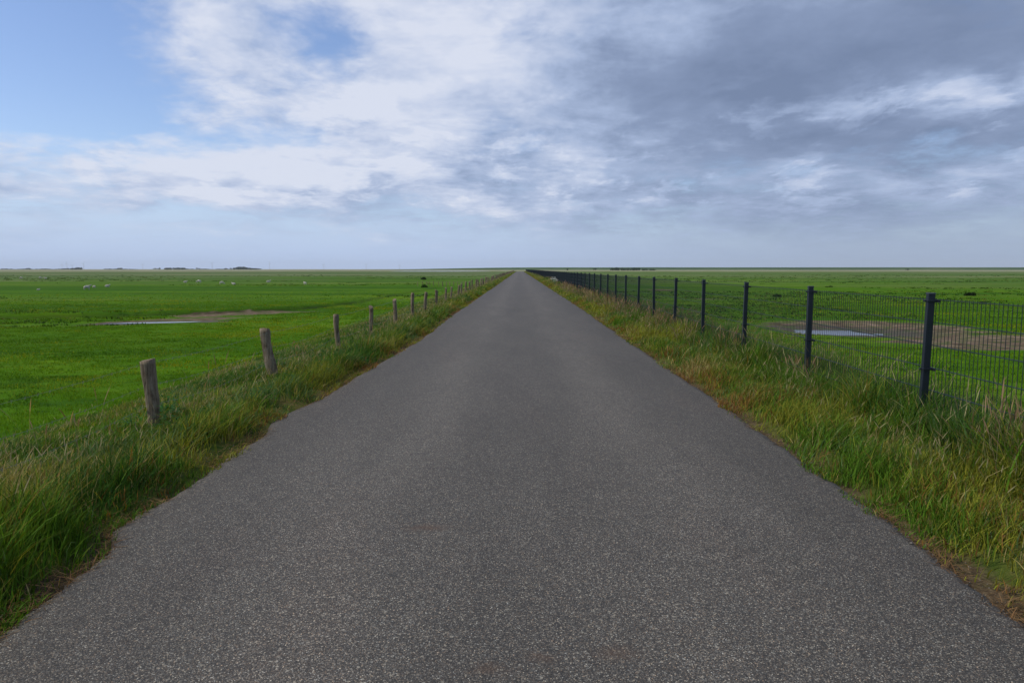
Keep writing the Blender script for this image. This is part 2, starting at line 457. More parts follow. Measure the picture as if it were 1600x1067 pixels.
me = fast_mesh('meadow', verts, quads, smooth_=True)
S = np.abs(X - xc(Y))
fattr(me, 'mud', MUD); fattr(me, 'bank', BNK)
fattr(me, 'soil', (1 - smooth(S, 2.3, 2.75)) * 0.62)
fattr(me, 'verge', 1 - smooth(S, 3.3, 4.3))
WET = np.maximum(smooth(blob(X, Y, 13.8, 31.6, 3.6, 2.8) + 0.8 * blob(X, Y, 12.0, 31.4, 5.0, 2.6), 0.15, 0.6), smooth(blob(X, Y, -19.6, 37.3, 4.0, 1.5, 0.42), 0.15, 0.5))
fattr(me, 'wet', WET)
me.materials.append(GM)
meadow = bpy.data.objects.new('meadow', me); COL.objects.link(meadow)
tag(meadow, 'flat bright green grazed salt marsh reaching to the horizon', 'meadow', kind='structure')

# ------------------------------------------------------------------ road
AM, h, b = material('worn_asphalt')
pos = h.new('ShaderNodeNewGeometry').outputs['Position']
ax, ay, az_ = h.sep(pos)
vo = h.new('ShaderNodeTexVoronoi', feature='F1'); h.put(vo.inputs['Vector'], pos); vo.inputs['Scale'].default_value = 185.0
rnd = h.sep(vo.outputs['Color'])
vo2 = h.new('ShaderNodeTexVoronoi', feature='F1'); h.put(vo2.inputs['Vector'], pos); vo2.inputs['Scale'].default_value = 60.0
rnd2 = h.sep(vo2.outputs['Color'])
stone = h.ramp(rnd[0], [(0.0, (0.026, 0.024, 0.022)), (0.40, (0.066, 0.059, 0.054)), (0.70, (0.120, 0.106, 0.096)), (0.90, (0.205, 0.185, 0.165)), (0.97, (0.30, 0.28, 0.25)), (1.0, (0.46, 0.43, 0.39))])
tint = h.ramp(rnd[1], [(0.0, (0.88, 0.95, 1.05)), (0.5, (1, 1, 1)), (0.88, (1.07, 0.98, 0.88)), (1.0, (1.2, 0.94, 0.78))])
stone = h.mix(1.0, stone, tint, 'MULTIPLY')
gap = h.step(vo.outputs['Distance'], 0.62, 0.34)      # bitumen between chips
c = h.mix(h.m('SUBTRACT', 1.0, h.m('MULTIPLY', h.step(vo.outputs['Distance'], 0.36, 0.62), 0.75)), (0.028, 0.027, 0.028), stone)
big_st = h.m('MULTIPLY', h.m('GREATER_THAN', rnd2[0], 0.955), h.m('LESS_THAN', vo2.outputs['Distance'], 0.36))
c = h.mix(h.m('MULTIPLY', big_st, 0.6), c, (0.27, 0.25, 0.22))
n1 = h.noise(h.v('MULTIPLY', pos, (1.0, 0.22, 1.0)), 1.5, 6, 0.62)
n2 = h.noise(pos, 7.0, 5, 0.65)
val = h.m('ADD', h.m('MULTIPLY', n1, 0.75), h.m('MULTIPLY_ADD', n2, 0.36, 0.47))
absx = h.m('ABSOLUTE', ax)
track = h.m('EXPONENT', h.m('MULTIPLY', h.m('POWER', h.m('DIVIDE', h.m('SUBTRACT', absx, 0.95), 0.42), 2.0), -1.0))
val = h.m('MULTIPLY', val, h.m('MULTIPLY_ADD', track, 0.16, 0.80))
val = h.m('MULTIPLY', val, h.m('MULTIPLY_ADD', h.step(absx, 1.6, 2.2), -0.10, 1.0))
vm = h.new('ShaderNodeVectorMath', operation='SCALE'); h.put(vm.inputs[0], c); h.put(vm.inputs['Scale'], val)
c = vm.outputs[0]
c = h.mix(1.0, c, (1.22, 1.21, 1.08), 'MULTIPLY')
# pinkish patches further along, rust stains
pk = h.step(h.noise(h.v('MULTIPLY', pos, (1.2, 0.25, 1)), 0.8, 4, 0.55), 0.52, 0.7)
c = h.mix(h.m('MULTIPLY', pk, 0.2), c, h.mix(1.0, c, (1.16, 0.97, 0.90), 'MULTIPLY'))
def stain(cx, cy, rx, ry):
    u = h.v('MULTIPLY', h.v('SUBTRACT', h.v('ADD', pos, h.scl(h.v('SUBTRACT', h.noise(pos, 9, 4, color=True), (0.5, 0.5, 0.5)), 0.12)), (cx, cy, 0)), (1 / rx, 1 / ry, 0))
    return h.m('EXPONENT', h.m('MULTIPLY', h.v('DOT_PRODUCT', u, u), -1.0))
stx, sty = at(668, 832)
c = h.mix(h.m('MULTIPLY', stain(stx, sty, 0.11, 0.05), 0.55), c, (0.075, 0.040, 0.022))
for (spx, spy, rx, ry) in ((845, 1037, 0.05, 0.03), (960, 1030, 0.09, 0.04), (765, 1058, 0.07, 0.03)):
    sx_, sy_ = at(spx, spy)
    c = h.mix(h.m('MULTIPLY', stain(sx_, sy_, rx, ry), 0.4), c, (0.08, 0.045, 0.025))
# dust and crumbled edge
edf = h.m('ADD', attr_e := h.new('ShaderNodeAttribute', attribute_name='edge').outputs['Fac'], h.m('MULTIPLY', h.m('SUBTRACT', h.noise(pos, 14, 5, 0.7), 0.5), 0.9))
c = h.mix(h.m('MULTIPLY', h.step(edf, 0.75, 1.3), 0.45), c, h.mix(h.noise(pos, 60, 4, 0.7), (0.07, 0.063, 0.056), (0.20, 0.18, 0.155)))
h.put(b.inputs['Base Color'], c)
b.inputs['Roughness'].default_value = 0.75
b.inputs['Specular IOR Level'].default_value = 0.35
bp = h.new('ShaderNodeBump'); bp.inputs['Strength'].default_value = 0.55; bp.inputs['Distance'].default_value = 0.004
h.put(bp.inputs['Height'], h.m('SUBTRACT', 1.0, vo.outputs['Distance'])); h.put(b.inputs['Normal'], bp.outputs[0])

ry_ = list(np.arange(-40, 0, 0.5)) + list(np.arange(0, 14, 0.025)) + list(np.arange(14, 30, 0.07)) + list(np.arange(30, 80, 0.3)) + list(np.arange(80, 640, 2.0))
ry_ = np.array(ry_)
eL, eR = road_edge(ry_, -1), road_edge(ry_, 1)
cols = []
nc = 17
fr = np.linspace(-1, 1, nc)
fr = np.concatenate([[-1.0], fr * 0.97, [1.0]])
rv, ed = [], []
zr = road_z(ry_)
for f in fr:
    xx = np.where(f < 0, f * eL, f * eR)
    zz = zr + 0.012 + 0.02 * (1 - f * f) + 0.006 * (fbm(xx * 0.8, ry_ * 0.8, 77) - 0.5)
    if abs(f) == 1: zz = zz - 0.006
    rv.append(np.stack([xx + xc(ry_), ry_, zz], -1))
    ed.append(np.full(len(ry_), smooth(abs(f), 0.86, 1.0)))
for sgn in (-1, 1):     # skirts
    xx = sgn * (np.where(sgn < 0, eL, eR) + 0.02)
    v_ = np.stack([xx + xc(ry_), ry_, zr - 0.06], -1)
    if sgn < 0: rv.insert(0, v_); ed.insert(0, np.ones(len(ry_)))
    else: rv.append(v_); ed.append(np.ones(len(ry_)))
rv = np.stack(rv, 1); ed = np.stack(ed, 1)
nr, ncx = rv.shape[:2]
ii = np.arange(nr * ncx).reshape(nr, ncx)
rq = np.stack([ii[:-1, :-1], ii[:-1, 1:], ii[1:, 1:], ii[1:, :-1]], -1).reshape(-1, 4)
me = fast_mesh('road', rv.reshape(-1, 3), rq, smooth_=True); fattr(me, 'edge', ed)
me.materials.append(AM)
road = bpy.data.objects.new('road', me); COL.objects.link(road)
tag(road, 'straight single lane grey asphalt road running to the horizon', 'road', kind='structure')

# ------------------------------------------------------------------ water
WM, h, b = material('shallow_water')
b.inputs['Base Color'].default_value = (0.05, 0.05, 0.045, 1)
b.inputs['Roughness'].default_value = 0.14
b.inputs['IOR'].default_value = 1.33
b.inputs['Specular IOR Level'].default_value = 0.5
pos = h.new('ShaderNodeNewGeometry').outputs['Position']
bp = h.new('ShaderNodeBump'); bp.inputs['Strength'].default_value = 0.12; bp.inputs['Distance'].default_value = 0.02
h.put(bp.inputs['Height'], h.noise(pos, 5.0, 3, 0.5)); h.put(b.inputs['Normal'], bp.outputs[0])

def water(name, cx, cy, rx, ry, rot, z, label):
    n = 64; vs = [(cx, cy, z)]
    for k in range(n):
        a = 2 * math.pi * k / n
        r = 0.85 + 0.3 * float(fbm(np.array([math.cos(a) * 2 + cx]), np.array([math.sin(a) * 2 + cy]), 4)[0])
        u, v = rx * r * math.cos(a), ry * r * math.sin(a)
        vs.append((cx + u * math.cos(rot) - v * math.sin(rot), cy + u * math.sin(rot) + v * math.cos(rot), z))
    o = mesh_obj(name, vs, [(0, 1 + k, 1 + (k + 1) % n) for k in range(n)], WM)
    return tag(o, label, 'puddle', kind='structure')
def hz_(x, y): return float(land(np.array([x]), np.array([y]))[0][0])
zL = hz_(-19.6, 37.3); zR = hz_(14.5, 32.0)
water('puddle', -20.1, 37.8, 2.45, 0.45, 0.30, zL + 0.05, 'narrow shallow puddle in the muddy creek bed left of the road')
water('puddle', 14.3, 32.0, 3.4, 2.3, 0.0, zR + 0.078, 'shallow rain puddle on bare mud behind the dark mesh fence')
water('tidal_pool', -105, 930, 62, 120, 0.0, FIELD + 0.02, 'long thin strip of pale tidal water near the horizon')

# ------------------------------------------------------------------ grass
def grass_mat(name, transl=0.35):
    m, h, b = material(name)
    t = m.node_tree
    a = h.new('ShaderNodeAttribute', attribute_name='tone')
    h.put(b.inputs['Base Color'], a.outputs['Color'])
    b.inputs['Roughness'].default_value = 0.6
    b.inputs['Specular IOR Level'].default_value = 0.07
    tr = h.new('ShaderNodeBsdfTranslucent'); h.put(tr.inputs[0], h.mix(1.0, a.outputs['Color'], (1.25, 1.15, 0.6), 'MULTIPLY'))
    mx = h.new('ShaderNodeMixShader'); mx.inputs[0].default_value = transl
    h.put(mx.inputs[1], b.outputs[0]); h.put(mx.inputs[2], tr.outputs[0])
    t.links.new(mx.outputs[0], t.nodes['Material Output'].inputs[0])
    return m
BM = grass_mat('grass_blade')

PROF = {
    'blade': ([0, 0.35, 0.7, 1.0], [0.9, 1.0, 0.65, 0.0]),
    'short': ([0, 0.55, 1.0], [1.0, 0.8, 0.0]),
    'stalk': ([0, 0.4, 0.76, 0.80, 0.90, 1.0], [0.28, 0.25, 0.22, 0.9, 1.0, 0.0]),
    'leaf': ([0, 0.2, 0.5, 0.8, 1.0], [0.15, 0.75, 1.0, 0.6, 0.0]),
    'straw': ([0, 0.5, 1.0], [1.0, 0.9, 0.5]),
}

def blades(name, P, H, W, lean, tone, prof='blade', tip=None, droop=0.5, azim=None):
    """P (n,3) roots, H height, W width, lean horizontal reach, tone (n,3) colour of the leaf; tip = colour of the seed head"""
    n = len(P)
    ts, ws = PROF[prof]
    k = len(ts)
    if azim is None: azim = rng.uniform(0, 2 * np.pi, n)
    dirx, diry = np.cos(azim), np.sin(azim)
    wa = azim + np.pi / 2 + rng.uniform(-0.9, 0.9, n)
    wx, wy = np.cos(wa), np.sin(wa)
    V = []
    T = []
    for j, (t, wk) in enumerate(zip(ts, ws)):
        cx_ = P[:, 0] + dirx * lean * t ** 1.8
        cy_ = P[:, 1] + diry * lean * t ** 1.8
        drp = np.minimum(lean / np.maximum(H, 1e-3), 2.0) * droop * 0.35
        cz_ = P[:, 2] + H * (t - drp * t ** 3)
        cz_ = np.maximum(cz_, P[:, 2] + 0.004)
        half = 0.5 * W * wk
        c_ = tone if (tip is None or t < 0.78) else tip
        if j < k - 1 or wk > 0.3:
            V.append(np.stack([cx_ - wx * half, cy_ - wy * half, cz_], -1)); T.append(c_)
            V.append(np.stack([cx_ + wx * half, cy_ + wy * half, cz_], -1)); T.append(c_)
        else:
            V.append(np.stack([cx_, cy_, cz_], -1)); T.append(c_)
    V = np.stack(V, 1); T = np.stack(T, 1)      # n, m, 3
    m_ = V.shape[1]
    base = (np.arange(n) * m_)[:, None]
    quads, tris = [], []
    pointed = (m_ % 2 == 1)
    for j in range(k - 2 if pointed else k - 1):
        quads.append(base + np.array([2 * j, 2 * j + 1, 2 * j + 3, 2 * j + 2]))
    if pointed: tris.append(base + np.array([2 * (k - 2), 2 * (k - 2) + 1, 2 * (k - 1)]))
    return V.reshape(-1, 3), T.reshape(-1, 3), (np.concatenate(quads) if quads else np.zeros((0, 4), int)), (np.concatenate(tris) if tris else np.zeros((0, 3), int))

def grass_object(name, parts, label, cat='grass', mat=None):
    off = 0; Vs, Ts, Qs, Rs = [], [], [], []
    for V, T, Q, Tr in parts:
        Vs.append(V); Ts.append(T); Qs.append(Q + off); Rs.append(Tr + off); off += len(V)
    V = np.concatenate(Vs); T = np.concatenate(Ts)
    me = fast_mesh(name, V, np.concatenate(Qs), np.concatenate(Rs))
    a = me.color_attributes.new('tone', 'FLOAT_COLOR', 'POINT')
    a.data.foreach_set('color', np.concatenate([np.clip(T, 0, 1), np.ones((len(T), 1))], 1).astype(np.float32).ravel())
    me.materials.append(mat or BM)
    o = bpy.data.objects.new(name, me); COL.objects.link(o)
    return tag(o, label, cat, kind='stuff')

def tones(n, x, y, weights, seed, spread=0.5):
    """mix of leaf colours per blade, grouped in patches"""
    pal = 1.3 * np.array([(0.058, 0.120, 0.010),   # fresh green
                    (0.028, 0.074, 0.010),   # dark green
                    (0.145, 0.155, 0.018),   # yellow green
                    (0.230, 0.190, 0.075),   # straw
                    (0.150, 0.075, 0.020),   # rusty
                    (0.070, 0.120, 0.045)])  # grey green
    wts = np.tile(np.array(weights, float), (n, 1)) if np.ndim(weights) == 1 else np.array(weights, float)
    pn = np.stack([fbm(x * 0.9 + 31 * j, y * 0.9, seed + 13 * j, 3) for j in range(6)], 1)
    wts = wts * np.exp((pn - 0.5) * 9)
    cs = np.cumsum(wts, 1); cs /= cs[:, -1:]
    pick = (rng.uniform(0, 1, (n, 1)) > cs).sum(1).clip(0, 5)
    c = pal[pick] * rng.uniform(1 - spread, 1 + spread * 1.1, (n, 1)) * rng.uniform(0.93, 1.07, (n, 3))
    return c

def scatter_verge(sidev, y0, y1, dens, s0, s1):
    n = int((y1 - y0) * (s1 - s0) * dens)
    y = rng.uniform(y0, y1, n); s = rng.uniform(s0, s1, n)
    e = road_edge(y, sidev)
    # distance from the tarmac edge; a few tufts creep over it
    over = (fbm(y * 1.7 + 90 * sidev, s * 0 + 4, 61, 3) - 0.42) * 0.45
    d = s - e
    keep = d > -over * 0.6 + 0.01
    clump = fbm(s * 3.1 + 40 * sidev, y * 3.1, 62, 3)
    keep &= rng.uniform(0, 1, n) < np.clip(0.30 + 2.6 * (clump - 0.42) + 0.35 * smooth(d, 0.0, 0.4), 0.03, 1)
    y, s, d, clump = y[keep], s[keep], d[keep], clump[keep]
    x = sidev * s + xc(y)
    z = land(x, y)[0]
    z = np.where(d < 0.03, np.maximum(z, road_z(y) + 0.0), z)
    return x, y, z, s, d, clump

def width_scale(y): return np.maximum(1.0, y / 9.0) ** 0.85

zones = [(-3, 5.5, 4600), (5.5, 11, 3300), (11, 20, 1700), (20, 40, 800), (40, 90, 330), (90, 200, 110), (200, 430, 38)]
DQ = 1.0
for sidev in (-1, 1):
    parts = []
    for (y0, y1, dens) in zones:
        s1 = 5.4 if sidev < 0 else 5.2
        x, y, z, s, d, cl = scatter_verge(sidev, y0, y1, dens * DQ, 2.0, s1)
        n = len(x)
        cn = fbm(x * 1.1, y * 0.8, 71, 3)
        if sidev < 0:
            prof_h = 0.055 + (0.18 + 0.05 * (1 - smooth(y, 3.6, 5.0))) * smooth(d, 0.02, 0.5) * (1 - 0.80 * smooth(s, 2.82 + 0.5 * (1 - smooth(y, 3.6, 5.0)), 3.28 + 0.4 * (1 - smooth(y, 3.6, 5.0))))
            wts = np.stack([2.6 + 0 * d, 1.5 + 1.0 * smooth(d, 0.2, 0.7), 1.5 + 2.4 * (1 - smooth(d, 0, 0.4)), 0.5 + 0.6 * smooth(d, .3, 1.0), 0.2 + 2.6 * (1 - smooth(d, 0.0, 0.28)), 0.8 + 0 * d], 1)
        else:
            prof_h = 0.045 + 0.12 * smooth(d, 0.02, 0.35) + 0.22 * smooth(s, 3.0, 3.55) * (1 - 0.72 * smooth(s, 3.9, 4.8))
            wts = np.stack([1.4 + 1.5 * smooth(s, 3.0, 3.6), 0.5 + 2.0 * smooth(s, 3.1, 3.6), 2.6 - 1.8 * smooth(s, 3.1, 3.7), 0.75 + 0 * d, 0.45 + 1.2 * (1 - smooth(d, 0, 0.35)) - 0.3 * smooth(s, 3.1, 3.6), 0.4 + 0.6 * smooth(s, 3.0, 3.6)], 1)
        H = prof_h * (0.25 + 1.5 * fbm(x * 2.6, y * 2.2, 72, 3)) * rng.uniform(0.55, 1.25, n)
        W = 0.0056 * width_scale(np.maximum(y, 0)) * rng.uniform(0.45, 1.5, n)
        lean = H * rng.uniform(0.1, 1.3 if y0 > 5 else 1.0, n)
        wind = rng.normal(0.4 if sidev < 0 else 0.0, 1.7 if y0 < 5 else 1.3, n)
        parts.append(blades('b', np.stack([x, y, z], -1), H, W, lean, tones(n, x, y, wts, 100 + sidev), azim=wind))
        # seed stalks
        m = rng.uniform(0, 1, n) < (0.036 if sidev < 0 else 0.03) * smooth(d, 0.25, 0.7) * (1 - 0.85 * smooth(s, 4.1, 4.6))
        if y0 >= 11: m &= True
        nn = int(m.sum())
        if nn:
            Hs = prof_h[m] * rng.uniform(1.0, 1.8, nn) + 0.06
            base = np.array([(0.13, 0.15, 0.05)]) * rng.uniform(0.7, 1.25, (nn, 1))
            yy = y[m]
            pink = (smooth(yy, 10, 18) * (1 - smooth(yy, 60, 90)))[:, None] if sidev > 0 else 0.15
            head = (np.array([(0.27, 0.24, 0.12)]) * (1 - pink) + np.array([(0.27, 0.16, 0.13)]) * pink) * rng.uniform(0.7, 1.3, (nn, 1))
            parts.append(blades('s', np.stack([x, y, z], -1)[m], Hs, 0.0055 * width_scale(np.maximum(yy, 0)) * rng.uniform(0.6, 1.3, nn),
                                Hs * rng.uniform(0.1, 0.75, nn), base, 'stalk', tip=head, azim=wind[m]))
    # a sparse taller layer of coarse broad blades, dark near the mesh fence
    n = 5200 if sidev > 0 else 2600
    y = 1.5 + 42 * rng.uniform(0, 1, n) ** 1.9
    s = rng.normal(3.5, 0.22, n) if sidev > 0 else rng.normal(2.95, 0.3, n)
    kp = (fbm(s * 1.5, y * 1.1 + 9 * sidev, 91, 3) > 0.46) & (s > road_edge(y, sidev) + 0.15)
    y, s = y[kp], s[kp]; n = len(y); x = sidev * s
    H = rng.uniform(0.14, 0.42 if sidev > 0 else 0.34, n)
    parts.append(blades('q', np.stack([x, y, land(x, y)[0]], -1), H, 0.0095 * width_scale(y) ** 0.8 * rng.uniform(0.5, 1.3, n), H * rng.uniform(0.3, 1.1, n),
                        tones(n, x, y, [1.8, 2.4 if sidev > 0 else 1.0, 0.5, 0.5, 0.1, 0.9], 700 + sidev), droop=1.1))
    if sidev > 0:   # rank tall growth at the foot of the nearest mesh panels
        n = 1500
        y = 3.3 + 3.6 * rng.uniform(0, 1, n); s = rng.normal(3.52, 0.13, n); x = s
        H = rng.uniform(0.22, 0.56, n) * (0.6 + 0.9 * fbm(y * 1.9, s * 2, 95, 3))
        parts.append(blades('q', np.stack([x, y, land(x, y)[0]], -1), H, rng.uniform(0.004, 0.013, n), H * rng.uniform(0.15, 0.9, n),
                            tones(n, x, y, [2.2, 2.6, 0.3, 0.5, 0.0, 0.8], 720), droop=1.0))
    # dead straw lying along the edge of the tarmac
    n = 10500
    y = 1.0 + 34 * rng.uniform(0, 1, n) ** 1.6; e = road_edge(y, sidev)
    s = e + np.abs(rng.normal(0, 0.16, n)) - 0.03
    kp = fbm(s * 2 + 7 * sidev, y * 1.4, 66, 3) > 0.50
    y, s = y[kp], s[kp]; n = len(y)
    x = sidev * s
    z = land(x, y)[0] + 0.012
    z = np.maximum(z, 0.004 + 0 * z)
    H = rng.uniform(0.004, 0.03, n); ln = rng.uniform(0.03, 0.11, n)
    tn = np.array([(0.21, 0.14, 0.065)]) * rng.uniform(0.35, 1.35, (n, 1)) * np.array([1, 1, 1]) + np.array([[0.03, -0.01, -0.01]]) * rng.uniform(0, 1, (n, 1))
    parts.append(blades('d', np.stack([x, y, z], -1), H, 0.0035 * width_scale(y) * rng.uniform(0.6, 1.5, n), ln, tn, 'straw', droop=0.0))
    # broad-leaved weeds: docks and nettles in dark clumps
    wp, wh, wl, wt_, ww, wa_ = [], [], [], [], [], []
    spots_w = [(s_, y_) for s_, y_ in zip(rng.uniform(2.75, 3.7, 60), 2.5 + 60 * rng.uniform(0, 1, 60) ** 1.5)]
    if sidev > 0: spots_w = [(s_, y_) for s_, y_ in zip(rng.uniform(3.35, 3.95, 60), 3.5 + 50 * rng.uniform(0, 1, 60) ** 1.6)] + [(3.5, 5.4), (3.7, 5.7), (3.45, 5.0), (3.75, 6.6), (3.6, 4.4), (3.5, 7.4)]
    else: spots_w += [(2.72, 10.8), (2.65, 11.1), (2.6, 13.2), (2.75, 9.3), (2.95, 8.6), (2.55, 24.5), (2.6, 25.1)]
    for (s_, y_) in spots_w:
        rad = rng.uniform(0.10, 0.24); k = int(rng.uniform(60, 150))
        rr = rad * np.sqrt(rng.uniform(0, 1, k)); aa = rng.uniform(0, 6.283, k)
        xx = sidev * s_ + rr * np.cos(aa); yy = y_ + rr * np.sin(aa)
        hmax = rng.uniform(0.16, 0.38) * (1 - 0.6 * (rr / rad) ** 2)
        zz = land(xx, yy)[0] + hmax * rng.uniform(0.1, 1, k)
        wp.append(np.stack([xx, yy, zz], -1)); wa_.append(aa + rng.normal(0, 0.6, k))
        wl.append(rng.uniform(0.04, 0.09, k)); wh.append(rng.uniform(0.0, 0.05, k)); ww.append(rng.uniform(0.010, 0.024, k))
        wt_.append(np.array([(0.024, 0.085, 0.014)]) * rng.uniform(0.6, 1.6, (k, 1)))
    parts.append(blades('w', np.concatenate(wp), np.concatenate(wh), np.concatenate(ww), np.concatenate(wl), np.concatenate(wt_), 'leaf', droop=1.2, azim=np.concatenate(wa_)))
    # dry stalk clumps
    if sidev > 0: clumps = [(3.50, 4.55, 110, 0.62), (3.40, 4.75, 60, 0.5), (3.35, 8.1, 50, 0.42), (3.5, 8.6, 40, 0.40), (3.45, 11.2, 60, 0.5), (3.55, 12.0, 50, 0.5), (3.3, 14.0, 60, 0.45),
                            (3.4, 17, 90, 0.5), (3.2, 20, 90, 0.5), (3.3, 23, 110, 0.5), (3.4, 27, 110, 0.5), (3.2, 31, 120, 0.5), (3.3, 36, 120, 0.5), (3.1, 42, 130, 0.5), (3.3, 49, 140, 0.5)]
    else: clumps = [(3.25, 7.4, 14, 0.5), (3.4, 10.3, 20, 0.45), (3.5, 5.2, 12, 0.5), (3.0, 14.5, 25, 0.4)]
    cp, ch, cw, cl_, ct = [], [], [], [], []
    for (s_, y_, k, hh) in clumps:
        xx = sidev * s_ + rng.normal(0, 0.09 + 0.004 * y_, k); yy = y_ + rng.normal(0, 0.10 + 0.03 * y_, k)
        cp.append(np.stack([xx, yy, land(xx, yy)[0]], -1)); ch.append(hh * rng.uniform(0.6, 1.3, k))
        cw.append(0.008 * max(1, y_ / 9) ** 0.8 * rng.uniform(0.6, 1.3, k)); cl_.append(rng.uniform(0.05, 0.28, k))
        ct.append(np.array([(0.26, 0.20, 0.125)]) * rng.uniform(0.55, 1.3, (k, 1)))
    ct = np.concatenate(ct)
    parts.append(blades('c', np.concatenate(cp), np.concatenate(ch), np.concatenate(cw), np.concatenate(cl_), ct, 'stalk', tip=ct * np.array([1.0, 0.86, 0.8])))
    grass_object('verge_grass', parts, 'tall rough verge grass with seed heads along the wooden post fence' if sidev < 0
                 else 'yellowing verge grass and weeds in front of the dark metal mesh fence')

# short grazed sward of the near field
parts = []
for (y0, y1, dens, hh, ww) in ((2, 9, 2000, 0.045, 0.0055), (9, 18, 900, 0.048, 0.009), (18, 34, 330, 0.05, 0.017), (34, 60, 90, 0.055, 0.035), (60, 105, 16, 0.06, 0.075)):
    for sidev in (-1, 1):
        xm = 0.78 * y1 + 0.5
        n = int((xm - 4.3) * (y1 - y0) * dens) if xm > 4.5 else 0
        if n < 10: continue
        x = sidev * rng.uniform(4.3, xm, n); y = rng.uniform(y0, y1, n)
        k = (np.abs(x) < 0.78 * y + 0.5)
        z, md, bk = land(x, y)
        cn = fbm(x * 1.5, y * 2.4, 81, 3)
        k &= (md + 0.9 * (fbm(x * 0.5, y, 84, 4) - 0.5) < 0.42) & (bk < 0.4)
        k &= rng.uniform(0, 1, n) < np.clip(0.35 + 2.6 * (cn - 0.32), 0.05, 1) * (1 - smooth(np.hypot(x, y), 40, 100))
        x, y, z, cn = x[k], y[k], z[k], cn[k]; n = len(x)
        big = fbm(x * 0.13, y * 0.3, 85, 3)
        wts = np.stack([4.5 + 0 * x, 0.6 + 0 * x, 0.25 + 2.2 * smooth(big, 0.48, 0.66), 0.0 * x, 0.0 * x, 0.0 * x], 1)
        H = hh * (0.4 + 1.2 * cn) * rng.uniform(0.6, 1.3, n)
        tn = tones(n, x * 0.4, y * 0.4, wts, 300, 0.25) * np.array([1.2, 1.22, 0.35])
        parts.append(blades('f', np.stack([x, y, z], -1), H, ww * rng.uniform(0.6, 1.3, n), H * rng.uniform(0.2, 0.9, n), tn, 'short'))
grass_object('pasture_grass', parts, 'short bright green grazed grass of the near fields')

n = 9000
tx = rng.uniform(-1, 1, n); ty = 30 * (330 / 30.0) ** rng.uniform(0, 1, n)
tx = tx * 0.82 * ty
kp = (np.abs(tx) > 9) & (fbm(tx * 0.03, ty * 0.05, 401, 3) + 0.04 * (tx > 0) > 0.54)
tx, ty = tx[kp], ty[kp]
mdt = land(tx, ty)[1]; tx, ty = tx[mdt < 0.5], ty[mdt < 0.5]; n = len(tx)
per = 9
bx = np.repeat(tx, per); by = np.repeat(ty, per); sz = np.repeat(rng.uniform(0.5, 1.5, n) ** 1.5, per)
bx += rng.normal(0, 0.16, n * per) * sz * 1.6; by += rng.normal(0, 0.14, n * per) * sz
tb = np.array([(0.030, 0.085, 0.006), (0.060, 0.120, 0.010), (0.115, 0.135, 0.030), (0.020, 0.050, 0.008)])[rng.integers(0, 4, n)]
tb = np.repeat(tb, per, 0) * rng.uniform(0.75, 1.25, (n * per, 1))
far_t = blades('t', np.stack([bx, by, land(bx, by)[0] - 0.01], -1), (0.05 + 0.05 * sz) * rng.uniform(0.7, 1.4, n * per), (0.02 + 0.0011 * by) * rng.uniform(0.7, 1.3, n * per), 0.06 * sz, tb, 'short')
grass_object('pasture_tufts', [far_t], 'coarse low tufts dotted over the middle distance of both fields')

# crumbled chips and grit along both edges of the tarmac
GV, GF = [], []
octa = np.array([(1, 0, 0), (-1, 0, 0), (0, 1, 0), (0, -1, 0), (0, 0, 1), (0, 0, -1)], float)
ofc = [(0, 2, 4), (2, 1, 4), (1, 3, 4), (3, 0, 4), (2, 0, 5), (1, 2, 5), (3, 1, 5), (0, 3, 5)]
ng = 5200
gy = 1.2 + 22 * rng.uniform(0, 1, ng) ** 1.7; gs = np.where(rng.uniform(0, 1, ng) < 0.6, -1, 1)
ge = np.where(gs < 0, road_edge(gy, -1), road_edge(gy, 1)) + rng.normal(0.03, 0.09, ng)
gx = gs * ge; gz = np.maximum(land(gx, gy)[0], np.where(ge < np.where(gs < 0, road_edge(gy, -1), road_edge(gy, 1)), 0.014, -1)) + 0.001
gsz = rng.uniform(0.0018, 0.0065, ng) * np.where(rng.uniform(0, 1, ng) < 0.03, 2.2, 1)
GV = (octa[None] * rng.uniform(0.6, 1.2, (ng, 6, 1)) * gsz[:, None, None] * np.array([1, 1, 0.6]) + np.stack([gx, gy, gz], -1)[:, None, :]).reshape(-1, 3)
GF = (np.arange(ng) * 6)[:, None, None] + np.array(ofc)[None]
gme = fast_mesh('edge_gravel', GV, None, GF.reshape(-1, 3))
gme.materials.append(simple('grit_stone', (0.15, 0.135, 0.118), 0.85, 0, 0.3, 0.6, 60))
go = bpy.data.objects.new('edge_gravel', gme); COL.objects.link(go)
tag(go, 'loose grit and chippings along the crumbling asphalt edges', 'gravel', kind='stuff')

